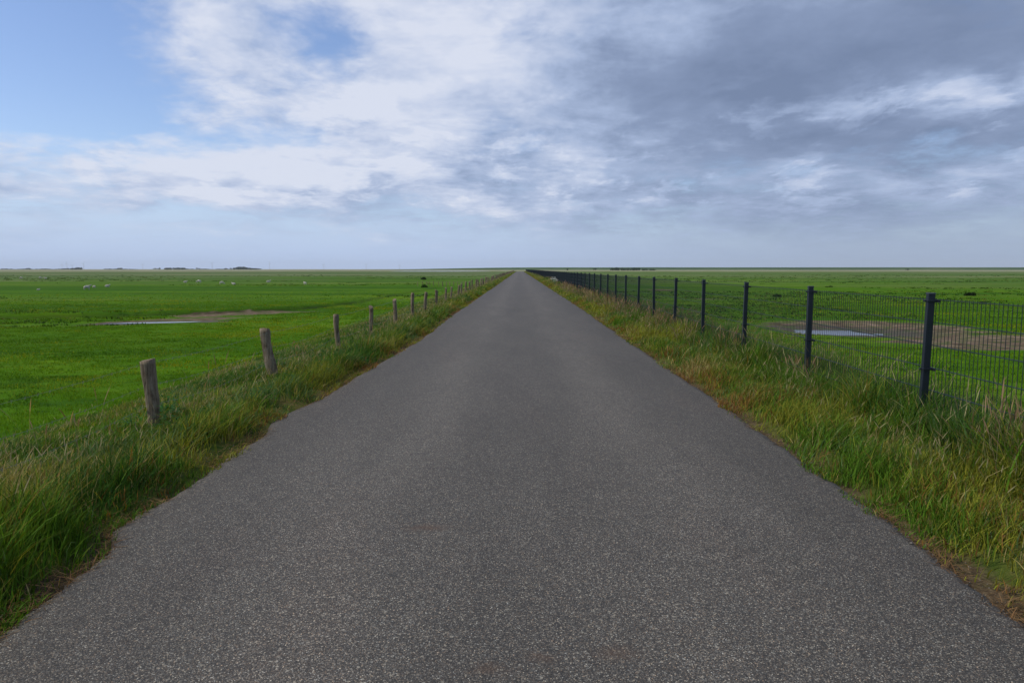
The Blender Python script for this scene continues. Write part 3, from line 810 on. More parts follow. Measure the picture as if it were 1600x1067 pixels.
# coarse tussocks and rushes further off
def tussock(px, py, wpx, hpx, tone, label, name='rush_clump'):
    x0, y0 = at(px, py, FIELD); D_ = y0
    rad = 0.5 * wpx * D_ / F_PX; hgt = hpx * D_ / F_PX
    k = 620; m_ = 9
    sa, sr = rng.uniform(0, 6.283, m_), np.linspace(0.05, 0.75, m_)
    j = rng.integers(0, m_, k)
    ux = sr[j] * np.cos(sa[j]) + rng.normal(0, 0.12, k); uy = sr[j] * np.sin(sa[j]) + rng.normal(0, 0.12, k)
    rr = np.minimum(np.hypot(ux, uy), 1.2)
    xx = x0 + rad * ux; yy = y0 + 0.8 * rad * uy
    hgt = hgt * (0.45 + 0.75 * rng.uniform(0, 1, m_)[j])
    zz = land(xx, yy)[0] - 0.02
    H = hgt * (1 - 0.5 * rr ** 2) * rng.uniform(0.6, 1.2, k)
    P_ = blades('t', np.stack([xx, yy, zz], -1), H, np.full(k, max(0.02, 0.0009 * D_)), H * rng.uniform(0.1, 0.6, k), np.array([tone]) * rng.uniform(0.6, 1.4, (k, 1)), 'blade')
    o = grass_object(name, [P_], label, 'rushes'); del o['kind']
    return o
DG = (0.045, 0.090, 0.018)
tussock(1516, 462, 24, 6, (0.020, 0.038, 0.014), 'dark rush clump standing alone in the right field beyond the mesh fence')
tussock(1535, 473, 26, 2.5, DG, 'low dark rush patch nearer than the lone dark clump in the right field')
tussock(1213, 464, 16, 5, DG, 'small dark tuft in the right field between two mesh fence posts')
tussock(1296, 449, 14, 2.5, DG, 'tiny dark tuft far back in the right field, left of the lone dark clump')
#tussock(1380, 452, 40, 2.5, DG, 'low wide dark tuft far back in the right field behind the nearest mesh post')
tussock(662, 437, 11, 4, (0.03, 0.07, 0.018), 'dark bush in the left field just beyond the far cross fence')
tussock(664, 449, 14, 4.5, (0.04, 0.09, 0.018), 'low green bush in front of the far cross fence in the left field')
#tussock(592, 438, 8, 3, DG, 'small dark tuft in the left field left of the cross fence bushes')
#tussock(440, 440, 22, 3, DG, 'dark scrubby tuft in the left field left of the lone right-hand sheep')

# ------------------------------------------------------------------ helpers for solids
def box_bm(bm, cx, cy, cz, sx, sy, sz, bev=0.0):
    r = bmesh.ops.create_cube(bm, size=1.0)
    for v in r['verts']:
        v.co = Vector((cx + v.co.x * sx, cy + v.co.y * sy, cz + v.co.z * sz))
    if bev:
        es = list({e for v in r['verts'] for e in v.link_edges})
        bmesh.ops.bevel(bm, geom=es, offset=bev, segments=2, affect='EDGES', profile=0.5)

def bm_obj(name, bm, mat, parent=None, smooth_=False):
    me = bpy.data.meshes.new(name); bm.to_mesh(me); bm.free()
    if smooth_: me.shade_smooth()
    me.materials.append(mat)
    o = bpy.data.objects.new(name, me); COL.objects.link(o)
    if parent: o.parent = parent
    return o

def tube(pts, rad, sides=5):
    """list of points -> verts, faces of a tube"""
    V, Fc = [], []
    n = len(pts)
    rads = rad if isinstance(rad, (list, tuple)) else [rad] * n
    for i, p in enumerate(pts):
        a = Vector(pts[max(0, i - 1)]); c_ = Vector(pts[min(n - 1, i + 1)])
        t = (c_ - a).normalized()
        up = Vector((0, 0, 1)) if abs(t.z) < 0.9 else Vector((1, 0, 0))
        u = t.cross(up).normalized(); v = u.cross(t).normalized()
        for k in range(sides):
            an = 2 * math.pi * k / sides
            V.append(tuple(Vector(p) + (u * math.cos(an) + v * math.sin(an)) * rads[i]))
    for i in range(n - 1):
        for k in range(sides):
            k2 = (k + 1) % sides
            Fc.append((i * sides + k, i * sides + k2, (i + 1) * sides + k2, (i + 1) * sides + k))
    Fc.append(tuple(range(sides))[::-1]); Fc.append(tuple((n - 1) * sides + k for k in range(sides)))
    return V, Fc

def link_copy(o, parent):
    c = o.copy(); COL.objects.link(c); c.parent = parent
    return c

# ------------------------------------------------------------------ metal mesh fence (right)
FM = simple('anthracite_coating', (0.008, 0.013, 0.021), 0.42, 0.0, 0.5, 0.25, 6)
FW = simple('coated_wire', (0.008, 0.019, 0.020), 0.5, 0.0, 0.5)
FX, PITCH_F = 3.59, 2.5
MESH_TOP, MESH_H = 1.285, 1.23
mf = empty('mesh_fence', (FX, 0, 0))
tag(mf, 'long dark anthracite double-wire mesh fence on square metal posts right of the road', 'fence')
NPOST = 165
Z0 = 6.16
post_y = [Z0 + (k - 2) * PITCH_F for k in range(NPOST)]
pm = bmesh.new()
box_bm(pm, 0, 0, 0.5, 0.060, 0.042, 1.66, 0.004)
post0 = bm_obj('post', pm, FM, mf)
cm_ = bmesh.new(); box_bm(cm_, 0, 0, 1.3375, 0.067, 0.049, 0.016, 0.004)
cap0 = bm_obj('post_cap', cm_, simple('cap_plastic', (0.03, 0.038, 0.048), 0.5), post0)
clamps0 = []
CLM = simple('clamp_metal', (0.018, 0.024, 0.032), 0.4, 0.3)
for zc_ in (MESH_TOP - 0.01, MESH_TOP - 0.61, MESH_TOP - 1.17):
    cb = bmesh.new()
    box_bm(cb, 0.010, 0, zc_, 0.092, 0.054, 0.013, 0.003)
    box_bm(cb, 0.050, 0.0, zc_, 0.012, 0.12, 0.028, 0.002)
    box_bm(cb, -0.048, 0, zc_, 0.016, 0.018, 0.018, 0.003)
    clamps0.append(bm_obj('clamp', cb, CLM, post0))
def panel_mesh():
    V, Fc = [], []
    def bar(x, y0, z0, y1, z1, r):
        b_ = len(V)
        if y0 == y1:
            for (zz) in (z0, z1):
                for (u, v) in ((-r, -r), (r, -r), (r, r), (-r, r)): V.append((x + u, y0 + v, zz))
        else:
            for yy in (y0, y1):
                for (u, v) in ((-r, -r), (r, -r), (r, r), (-r, r)): V.append((x + u, yy, z0 + v))
        for k in range(4): Fc.append((b_ + k, b_ + (k + 1) % 4, b_ + 4 + (k + 1) % 4, b_ + 4 + k))
        Fc.append((b_, b_ + 3, b_ + 2, b_ + 1)); Fc.append((b_ + 4, b_ + 5, b_ + 6, b_ + 7))
    n = int(round(PITCH_F / 0.05))
    for k in range(n):
        yy = 0.025 + k * 0.05
        bar(0.052, yy, MESH_TOP - MESH_H, yy, MESH_TOP + 0.012, 0.0020)
    for k in range(7):
        zz = MESH_TOP - 0.003 - k * 0.2
        for xo in (0.0462, 0.0578): bar(xo, 0.0, zz, PITCH_F, zz, 0.0028)
    me = bpy.data.meshes.new('mesh_panel'); me.from_pydata(V, [], Fc); me.update(); me.materials.append(FW)
    return me
PM = panel_mesh()
def fence_tilt(k):
    r_ = random.Random(900 + k)
    return r_.uniform(-0.012, 0.012), r_.uniform(-0.014, 0.014), r_.uniform(-0.012, 0.012)
rest_V, rest_F, rest_PV, rest_PF = [], [], [], []
pv0 = [v.co.copy() for v in post0.data.vertices]; pf0 = [tuple(p.vertices) for p in post0.data.polygons]
mv0 = [v.co.copy() for v in PM.vertices]; mf0 = [tuple(p.vertices) for p in PM.polygons]
for k, y in enumerate(post_y):
    cx0 = float(xc(y)); zr0 = float(road_z(y)); cx1 = float(xc(y + PITCH_F)); zr1 = float(road_z(y + PITCH_F))
    t1_, t2_, dz_ = fence_tilt(k)
    if k < 100:
        p = post0 if k == 0 else link_copy(post0, mf)
        p.location = (cx0, y, zr0 + dz_ * 0.6); p.rotation_euler = (t1_, t2_, 0)
        if k:
            link_copy(cap0, p)
            for c_ in clamps0: link_copy(c_, p)
        o = bpy.data.objects.new('mesh_panel', PM); COL.objects.link(o); o.parent = mf
        o.location = (cx0, y, zr0 + dz_ * 0.5)
    else:
        off = Vector((cx0, y, zr0)); b_ = len(rest_V)
        rest_V += [tuple(v + off) for v in pv0]; rest_F += [tuple(i + b_ for i in f) for f in pf0]
        sl = (cx1 - cx0) / PITCH_F; b_ = len(rest_PV)
        rest_PV += [(v.x + cx0 + sl * v.y, v.y + y, v.z + zr0 + (zr1 - zr0) * v.y / PITCH_F) for v in mv0]
        rest_PF += [tuple(i + b_ for i in f) for f in mf0]
tag(mesh_obj('post', rest_V, rest_F, FM, mf), kind='stuff')
tag(mesh_obj('mesh_panel', rest_PV, rest_PF, FW, mf), kind='stuff')

# ------------------------------------------------------------------ wooden post fence (left)
WD, h, b = material('weathered_wood')
oc = h.new('ShaderNodeTexCoord').outputs['Object']
oi = h.new('ShaderNodeObjectInfo').outputs['Random']
ocs = h.v('ADD', h.v('MULTIPLY', oc, (1, 1, 0.09)), h.xyz(h.m('MULTIPLY', oi, 20), 0.0, 0.0))
gr = h.noise(ocs, 55, 6, 0.7, 0.6)
blot = h.noise(h.v('ADD', oc, h.xyz(0.0, h.m('MULTIPLY', oi, 9), 0.0)), 9, 4, 0.6)
wc = h.ramp(gr, [(0.28, (0.034, 0.025, 0.015)), (0.42, (0.150, 0.112, 0.072)), (0.57, (0.255, 0.205, 0.140)), (0.75, (0.38, 0.33, 0.245))])
wc = h.mix(h.m('MULTIPLY', h.step(blot, 0.5, 0.66), 0.55), wc, (0.060, 0.038, 0.020))
wc = h.mix(h.m('MULTIPLY', h.step(h.noise(oc, 26, 4, 0.6), 0.60, 0.70), 0.5), wc, (0.17, 0.175, 0.10))
wc = h.mix(h.m('MULTIPLY', oi, 0.35), wc, h.mix(1.0, wc, (0.62, 0.60, 0.56), 'MULTIPLY'))
h.put(b.inputs['Base Color'], wc); b.inputs['Roughness'].default_value = 0.9; b.inputs['Specular IOR Level'].default_value = 0.15
bp = h.new('ShaderNodeBump'); bp.inputs['Strength'].default_value = 0.9; bp.inputs['Distance'].default_value = 0.012
h.put(bp.inputs['Height'], gr); h.put(b.inputs['Normal'], bp.outputs[0])

def log_mesh(seed, w0, w1, H, bend=(0, 0), bulge=0.0, bulge_z=0.35, squ=0.5, topslant=0.03, sides=18, rings=26, base=-0.3):
    r_ = random.Random(seed)
    V, Fc = [], []
    ph = [r_.uniform(0, 6.28) for _ in range(6)]
    for i in range(rings):
        t = i / (rings - 1)
        z = base + (H - base) * t
        u = max(0, z) / H
        w_ = (w0 + (w1 - w0) * u) * 0.5
        w_ *= 1 + bulge * math.exp(-((u - bulge_z) / 0.13) ** 2)
        ox = bend[0] * u + 0.010 * math.sin(u * 5 + ph[0]); oy = bend[1] * u
        for k in range(sides):
            a = 2 * math.pi * k / sides
            sq = 1 / max(abs(math.cos(a)), abs(math.sin(a))) ** squ
            gro = 1 + 0.05 * math.sin(3 * a + ph[1]) + 0.035 * math.sin(5 * a + ph[2] + u) + 0.03 * math.sin(9 * a + ph[3] + 2 * u) + 0.025 * math.sin(17 * u + 2 * a + ph[4])
            gro -= 0.16 * math.exp(-((math.sin((a - ph[5] - 0.5 * u) / 2)) / 0.06) ** 2)   # drying crack
            rr = w_ * sq * gro
            zz = z + (topslant * math.cos(a + ph[0]) * (t > 0.97))
            V.append((ox + rr * math.cos(a), oy + rr * math.sin(a), zz))
    for i in range(rings - 1):
        for k in range(sides):
            k2 = (k + 1) % sides
            Fc.append((i * sides + k, i * sides + k2, (i + 1) * sides + k2, (i + 1) * sides + k))
    top = [(rings - 1) * sides + k for k in range(sides)]
    V.append((bend[0], bend[1], H + 0.004)); c_ = len(V) - 1
    for k in range(sides): Fc.append((top[k], top[(k + 1) % sides], c_))
    me = bpy.data.meshes.new('post'); me.from_pydata(V, [], Fc); me.update()
    for p in me.polygons: p.use_smooth = p.index < (rings - 1) * sides
    me.materials.append(WD)
    return me

WX, WP = -3.40, 3.16
wf = empty('wooden_fence', (WX, 0, 0))
tag(wf, 'low fence of weathered split wooden posts and thin wires along the left verge', 'fence')
spec = [log_mesh(1, 0.085, 0.125, 0.72, (0.02, 0), squ=0.55),
        log_mesh(2, 0.075, 0.112, 0.72, (-0.015, 0.0), 0.05, 0.45, squ=0.75, topslant=0.012),
        log_mesh(3, 0.115, 0.125, 0.73, (-0.10, -0.02), 0.22, 0.33, squ=0.6, topslant=0.022),
        log_mesh(4, 0.085, 0.095, 0.70, (-0.03, 0.01), 0.15, 0.92, squ=0.1, topslant=0.02),
        log_mesh(5, 0.070, 0.090, 0.70, (0.0, 0.0), 0.10, 0.5, squ=0.4),
        log_mesh(6, 0.105, 0.095, 0.72, (-0.01, 0.0), 0.12, 0.2, squ=0.3, topslant=0.03),
        log_mesh(7, 0.085, 0.100, 0.78, (-0.02, 0.0), 0.0, squ=0.6),
        log_mesh(8, 0.100, 0.110, 0.70, (0.04, 0.0), 0.05, squ=0.2, topslant=0.04),
        log_mesh(9, 0.090, 0.120, 0.74, (0.03, 0.02), 0.1, squ=0.5, topslant=0.04),
        log_mesh(10, 0.080, 0.085, 0.66, (-0.05, 0.0), 0.05, squ=0.3)]
known = [3.16, 6.32, 9.52, 12.95, 15.87, 18.97, 22.05, 25.3, 28.4, 31.6]
WN = 132
rV, rF = [], []
staple_m = simple('rusty_staple', (0.14, 0.10, 0.08), 0.6, 0.6)
WZ = [0.685, 0.475, 0.29, 0.14]
for k in range(WN):
    y = known[k] if k < len(known) else known[-1] + (k - len(known) + 1) * WP
    r_ = random.Random(50 + k)
    cx0, zr0 = float(xc(y)), float(road_z(y))
    me = spec[k] if k < len(spec) else spec[r_.randrange(len(spec))]
    rotz = 0.0 if k < 6 else r_.uniform(-0.6, 0.6)
    dz_ = 0 if k < 6 else r_.uniform(-0.06, 0.05)
    jx = 0 if k < 6 else r_.uniform(-0.06, 0.06)
    tilt = (0, 0) if k < 6 else (r_.uniform(-0.05, 0.05), r_.uniform(-0.07, 0.07))
    if k < 100:
        p = bpy.data.objects.new('post', me); COL.objects.link(p); p.parent = wf
        p.location = (cx0 + jx, y, zr0 + dz_); p.rotation_euler = (tilt[0], tilt[1], rotz)
        if k == 1: p['label'] = 'nearest thick square-topped post with a lichened face'
        if k == 2: p['label'] = 'crooked post leaning left over a gnarled swollen base'
        if k == 6: p['label'] = 'dark brown post standing taller than its neighbours'
    else:
        M_ = Matrix.Translation((cx0 + jx, y, zr0 + dz_)) @ Euler((tilt[0], tilt[1], rotz)).to_matrix().to_4x4()
        b_ = len(rV); rV += [tuple(M_ @ v.co) for v in me.vertices]; rF += [tuple(i + b_ for i in pp.vertices) for pp in me.polygons]
tag(mesh_obj('post', rV, rF, WD, wf), kind='stuff')
WIRE = simple('galvanised_wire', (0.17, 0.18, 0.14), 0.6, 0.2, 0.5)
py_all = [0.0] + [known[k] if k < len(known) else known[-1] + (k - len(known) + 1) * WP for k in range(WN)]
for wi, wz in enumerate(WZ):
    pts = []
    r_ = random.Random(wi)
    for i in range(len(py_all) - 1):
        y0, y1 = py_all[i], py_all[i + 1]
        a0 = r_.uniform(-0.015, 0.015)
        for t in ((0, 0.25, 0.5, 0.75) if i < 30 else (0,)):
            y = y0 + (y1 - y0) * t
            pts.append((float(xc(y)) - 0.045, y, float(road_z(y)) + wz - 0.045 * 4 * t * (1 - t) * (0.6 + 0.5 * wi % 2)))
    V, Fc = tube(pts, 0.0012, 4)
    wo = mesh_obj('wire', V, Fc, WIRE, wf)
    # barbs on the near strands
    if wi < 3:
        bV, bF = [], []
        yb = 1.5
        while yb < 26:
            i = max(j for j in range(len(py_all)) if py_all[j] <= yb); t = (yb - py_all[i]) / (py_all[i + 1] - py_all[i])
            zz = wz - 0.045 * 4 * t * (1 - t) * (0.6 + 0.5 * wi % 2)
            for s_ in (-1, 1):
                V, Fc = tube([(-0.045, yb - 0.006 * s_, zz - 0.011), (-0.045 + 0.004 * s_, yb, zz), (-0.045, yb + 0.006 * s_, zz + 0.011)], 0.0013, 3)
                b_ = len(bV); bV += V; bF += [tuple(j + b_ for j in f) for f in Fc]
            yb += 0.13
        mesh_obj('barb_row', bV, bF, WIRE, wo)

# cross fence in the left field, far off
cxp, cyp = at(705, 447.5, FIELD)
xf = empty('cross_fence', (0, 0, 0))
tag(xf, 'short run of small distant wooden posts crossing the left field towards the roadside fence', 'fence')
CPX = [653, 660, 667, 672, 678, 686, 692, 698, 703, 709, 715, 722, 729]
cpts = []
for i, pxx in enumerate(CPX):
    x0, y0 = at(pxx, 447.2 - 0.02 * i, FIELD)
    y0 = 112 + 0.1 * i; x0 = (pxx - 812) / F_PX * y0
    p = bpy.data.objects.new('post', spec[(i * 3 + 4) % 10]); COL.objects.link(p); p.parent = xf
    zz = hz_(x0, y0)
    p.location = (x0, y0, zz); p.rotation_euler = (0, random.uniform(-0.06, 0.06), random.uniform(-1, 1)); p.scale = (0.9, 0.9, 1.1)
    cpts.append((x0, y0 + 0.05, zz + 0.7))
for dzz in (0, -0.25):
    V, Fc = tube([(a, c_, d_ + dzz) for a, c_, d_ in cpts], 0.003, 4)
    mesh_obj('wire', V, Fc, WIRE, xf)

# ------------------------------------------------------------------ sheep
WOOL, h, b = material('wool')
oc = h.new('ShaderNodeTexCoord').outputs['Object']
h.put(b.inputs['Base Color'], h.ramp(h.noise(oc, 14, 5, 0.65), [(0.3, (0.36, 0.32, 0.25)), (0.55, (0.54, 0.50, 0.42)), (0.75, (0.64, 0.61, 0.54))]))
b.inputs['Roughness'].default_value = 0.95; b.inputs['Specular IOR Level'].default_value = 0.05
bp = h.new('ShaderNodeBump'); bp.inputs['Strength'].default_value = 1.0; bp.inputs['Distance'].default_value = 0.03
h.put(bp.inputs['Height'], h.noise(oc, 26, 4, 0.6)); h.put(b.inputs['Normal'], bp.outputs[0])

def sheep_mesh(pose):
    """skin-modifier animal, body along +X, feet at z=0"""
    J = {}
    lift = 0.0 if pose != 'lying' else -0.30
    nodes = [('hip', (-0.38, 0, 0.62), 0.20), ('belly', (-0.05, 0, 0.60), 0.26), ('chest', (0.28, 0, 0.62), 0.21)]
    if pose == 'grazing': nodes += [('neck', (0.52, 0, 0.50), 0.11), ('poll', (0.64, 0, 0.28), 0.085), ('face', (0.70, 0, 0.15), 0.06), ('nose', (0.72, 0, 0.07), 0.040)]
    else: nodes += [('neck', (0.48, 0, 0.80), 0.12), ('poll', (0.58, 0, 0.97), 0.09), ('face', (0.69, 0, 0.93), 0.065), ('nose', (0.78, 0, 0.87), 0.042)]
    nodes += [('tail', (-0.58, 0, 0.58), 0.05), ('tail_end', (-0.63, 0, 0.42), 0.035)]
    edges = [('hip', 'belly'), ('belly', 'chest'), ('chest', 'neck'), ('neck', 'poll'), ('poll', 'face'), ('face', 'nose'), ('hip', 'tail'), ('tail', 'tail_end')]
    for s_, nm in ((1, 'l'), (-1, 'r')):
        px0 = dict((a, p) for a, p, _ in nodes)['poll']
        nodes += [('ear' + nm, (px0[0] - 0.03, s_ * 0.15, px0[2] + 0.02), 0.022)]
        edges += [('poll', 'ear' + nm)]
        if pose != 'lying':
            st_ = 0.06 * s_
            nodes += [('th' + nm, (-0.42, s_ * 0.13, 0.46), 0.105), ('hk' + nm, (-0.50 + st_, s_ * 0.14, 0.26), 0.045), ('hf' + nm, (-0.44 + st_, s_ * 0.14, 0.02), 0.035),
                      ('sh' + nm, (0.28, s_ * 0.13, 0.44), 0.085), ('kn' + nm, (0.30 - st_, s_ * 0.13, 0.25), 0.042), ('ff' + nm, (0.29 - st_, s_ * 0.13, 0.02), 0.034)]
            edges += [('hip', 'th' + nm), ('th' + nm, 'hk' + nm), ('hk' + nm, 'hf' + nm), ('chest', 'sh' + nm), ('sh' + nm, 'kn' + nm), ('kn' + nm, 'ff' + nm)]
        else:
            nodes += [('th' + nm, (-0.30, s_ * 0.20, 0.42), 0.10), ('hf' + nm, (-0.05, s_ * 0.28, 0.35), 0.04), ('sh' + nm, (0.32, s_ * 0.12, 0.42), 0.08), ('ff' + nm, (0.50, s_ * 0.13, 0.35), 0.035)]
            edges += [('hip', 'th' + nm), ('th' + nm, 'hf' + nm), ('chest', 'sh' + nm), ('sh' + nm, 'ff' + nm)]
    ix = {a: i for i, (a, _, _) in enumerate(nodes)}
    me = bpy.data.meshes.new('sheep_cage')
    me.from_pydata([(p[0], p[1], p[2] + lift) for _, p, _ in nodes], [(ix[a], ix[c_]) for a, c_ in edges], [])
    o = bpy.data.objects.new('sheep_cage', me); COL.objects.link(o)
    o.modifiers.new('skin', 'SKIN'); o.modifiers.new('sub', 'SUBSURF').levels = 2
    for i, (_, _, r_) in enumerate(nodes):
        me.skin_vertices[0].data[i].radius = (r_, r_ * (0.95 if r_ < 0.15 else 0.98)); me.skin_vertices[0].data[i].use_root = (i == 1)
    bpy.context.view_layer.update()
    dg = bpy.context.evaluated_depsgraph_get()
    res = bpy.data.meshes.new_from_object(o.evaluated_get(dg))
    res.name = 'sheep_' + pose
    for v in res.vertices:      # woolly unevenness on the trunk
        if v.co.z > 0.36 + lift and v.co.x < 0.5:
            v.co += v.normal * 0.02 * (math.sin(v.co.x * 34) * math.sin(v.co.y * 31 + 1) + math.sin(v.co.z * 37))
    res.shade_smooth(); res.materials.clear(); res.materials.append(WOOL)
    bpy.data.objects.remove(o); return res
SH = {p: sheep_mesh(p) for p in ('standing', 'grazing', 'lying')}
flock = [
    (136.5, 453.5, 'standing', 1.0, 0.5, 'largest white sheep in the left field, standing side-on with a smaller one close behind'),
    (147, 450.5, 'grazing', 0.7, 2.6, 'small white sheep just right of the largest sheep in the left field'),
    (168, 449, 'lying', 0.85, 0.2, 'white sheep lying to the right of the pair around the largest sheep'),
    (60, 454, 'lying', 0.5, 1.2, 'tiny white lamb lying nearest to the camera at the far left'),
    (33, 436.5, 'grazing', 1.0, 3.0, 'leftmost distant white sheep near the horizon'),
    (63.5, 436, 'grazing', 1.0, 0.2, 'left one of two distant sheep side by side behind the tiny lamb'),
    (71, 436, 'lying', 1.0, 3.1, 'right one of two distant sheep side by side behind the tiny lamb'),
    (289.5, 442, 'lying', 0.9, 0.3, 'leftmost white sheep of the loose row of four in the middle of the left field'),
    (310.5, 442.5, 'grazing', 1.1, 3.2, 'second sheep from the left in the loose row of four'),
    (347, 444.5, 'grazing', 1.0, 0.1, 'third sheep from the left in the loose row of four'),
    (365, 445, 'lying', 0.9, 2.9, 'rightmost sheep of the loose row of four'),
    (419.5, 441.5, 'lying', 1.0, 0.4, 'faint distant sheep midway between the row of four and the lone right-hand sheep'),
    (476.5, 445.5, 'standing', 0.85, 2.5, 'lone white sheep with a dark shaded side, rightmost in the left field'),
]
for (pxx, pyy, pose, sc_, rz, lab) in flock:
    x0, y0 = at(pxx, pyy, FIELD)
    o = bpy.data.objects.new('sheep', SH[pose]); COL.objects.link(o)
    zz = hz_(x0, y0); 
    o.location = (x0, y0, zz); o.rotation_euler = (0, 0, rz); o.scale = (sc_ * 0.70,) * 3
    tag(o, lab, 'sheep', 'sheep grazing in the left field')

# ------------------------------------------------------------------ flowering plants on the right verge
def umbel(x0, y0, hh, label):
    o = empty('cow_parsley', (x0, y0, hz_(x0, y0))); tag(o, label, 'plant', 'white flowering plants on the right verge')
    V, Fc = [], []
    hV, hF = [], []
    r_ = random.Random(int(y0 * 10))
    for k in range(7):
        a = r_.uniform(0, 6.28); rr = r_.uniform(0.05, 0.28); ht = hh * r_.uniform(0.7, 1.1)
        tp = (rr * math.cos(a), rr * math.sin(a), ht)
        v, f = tube([(0, 0, 0), (tp[0] * 0.4, tp[1] * 0.4, ht * 0.6), tp], [0.012, 0.009, 0.006], 4)
        b_ = len(V); V += v; F_ = [tuple(j + b_ for j in q_) for q_ in f]; Fc += F_
        hV, hF = [], []
        for m_ in range(16):
            aa = r_.uniform(0, 6.28); r2 = 0.10 * math.sqrt(r_.random()); s_ = 0.022
            c0 = Vector((tp[0] + r2 * math.cos(aa), tp[1] + r2 * math.sin(aa), tp[2] + 0.03 - r2 * 0.25))
            b_ = len(hV)
            hV += [tuple(c0 + Vector(p)) for p in ((s_, 0, 0), (-s_, 0, 0), (0, s_, 0), (0, -s_, 0), (0, 0, s_ * 0.6), (0, 0, -s_ * 0.6))]
            hF += [tuple(j + b_ for j in q_) for q_ in ((0, 2, 4), (2, 1, 4), (1, 3, 4), (3, 0, 4), (2, 0, 5), (1, 2, 5), (3, 1, 5), (0, 3, 5))]
        mesh_obj('flower_head', hV, hF, PETAL, o)
    mesh_obj('stem', V, Fc, STEM, o)
STEM = simple('plant_stem', (0.06, 0.12, 0.03), 0.7); PETAL = simple('white_petal', (0.62, 0.63, 0.56), 0.8)
umbel(3.15, 62, 0.62, 'nearer pale cow parsley beside the far mesh fence')
umbel(3.25, 69, 0.66, 'farther pale cow parsley beside the far mesh fence')

# ------------------------------------------------------------------ sea dike on the horizon
DK, h, b = material('dike_turf')
pos = h.new('ShaderNodeNewGeometry').outputs['Position']
h.put(b.inputs['Base Color'], h.ramp(h.noise(h.v('MULTIPLY', pos, (0.3, 1, 3)), 0.012, 5, 0.6), [(0.35, (0.035, 0.068, 0.026)), (0.55, (0.052, 0.095, 0.034)), (0.7, (0.10, 0.12, 0.06))]))
b.inputs['Roughness'].default_value = 1.0; b.inputs['Specular IOR Level'].default_value = 0.0
pts = []
n = 90
for i in range(n):
    t = i / (n - 1)
    x = -620 + t * 3600
    y = 2550 - 150 * math.sin(t * 2.0)
    hh = 8.2 * float(smooth(np.array([x]), -620, 60)[0]) + 0.5 * float(fbm(np.array([x * 0.004]), np.array([0.5]), 8)[0])
    pts.append((x, y, hh))
V, Fc = [], []
for (x, y, hh) in pts:
    V += [(x, y - 55, FIELD - 0.3), (x, y - 6, FIELD + hh), (x, y + 6, FIELD + hh), (x, y + 30, FIELD - 0.3)]
for i in range(n - 1):
    for k in range(3): Fc.append((4 * i + k, 4 * (i + 1) + k, 4 * (i + 1) + k + 1, 4 * i + k + 1))
    Fc.append((4 * i, 4 * i + 3, 4 * (i + 1) + 3, 4 * (i + 1)))
Fc.append((0, 1, 2, 3)); Fc.append((4 * (n - 1), 4 * n - 1, 4 * n - 2, 4 * n - 3))
tag(mesh_obj('sea_dike', V, Fc, DK), 'long low dark green dike along the horizon on the right', 'dike', kind='structure')

# ------------------------------------------------------------------ far trees
LEAF = simple('far_foliage', (0.030, 0.060, 0.022), 1.0, 0, 0.0, 0.5, 0.25)
BARK = simple('far_bark', (0.06, 0.05, 0.04), 0.9)
def crown_mesh(seed, n=420, rx=1.0, rz=1.0):
    r_ = np.random.default_rng(seed)
    lob = r_.normal(0, 0.42, (9, 3)) * np.array([rx, rx, 0.55 * rz]); lr = r_.uniform(0.30, 0.55, 9)
    j = r_.integers(0, 9, n)
    d = r_.normal(0, 1, (n, 3)); d /= np.linalg.norm(d, axis=1)[:, None]
    c_ = lob[j] + d * (lr[j] * r_.uniform(0.6, 1.05, n))[:, None]
    u = r_.normal(0, 1, (n, 3)); u /= np.linalg.norm(u, axis=1)[:, None]
    v = np.cross(u, r_.normal(0, 1, (n, 3))); v /= np.linalg.norm(v, axis=1)[:, None]
    s_ = r_.uniform(0.10, 0.20, n)[:, None]
    V = np.stack([c_ - u * s_, c_ + v * s_, c_ + u * s_, c_ - v * s_], 1).reshape(-1, 3)
    me = fast_mesh('crown', V, np.arange(4 * n).reshape(-1, 4)); me.materials.append(LEAF)
    return me
CROWN = [crown_mesh(s_) for s_ in (1, 2, 3)]
BUSHM = [crown_mesh(s_, 500, 1.3, 0.8) for s_ in (11, 12)]
tv, tf = tube([(0, 0, -0.2), (0.02, 0.0, 0.35), (0.0, 0.03, 0.75)], [0.07, 0.05, 0.02], 6)
tme = bpy.data.meshes.new('trunk'); tme.from_pydata(tv, [], tf); tme.update(); tme.materials.append(BARK)
def far_tree(px, D_, hpx, wpx, label, group):
    x = (px - 812) / F_PX * D_
    Ht = hpx * D_ / F_PX; Wd = wpx * D_ / F_PX
    r_ = random.Random(int(px * 10))
    o = empty('tree', (x, D_, FIELD - 0.2), r_.uniform(0, 6)); tag(o, label, 'tree', group)
    c_ = bpy.data.objects.new('crown', CROWN[r_.randrange(3)]); COL.objects.link(c_); c_.parent = o
    c_.location = (0, 0, Ht * 0.6); c_.scale = (Wd * 0.5, Wd * 0.5, Ht * 0.52)
    t_ = bpy.data.objects.new('trunk', tme); COL.objects.link(t_); t_.parent = o; t_.scale = (Ht * 0.5,) * 2 + (Ht * 0.8,)
    return o
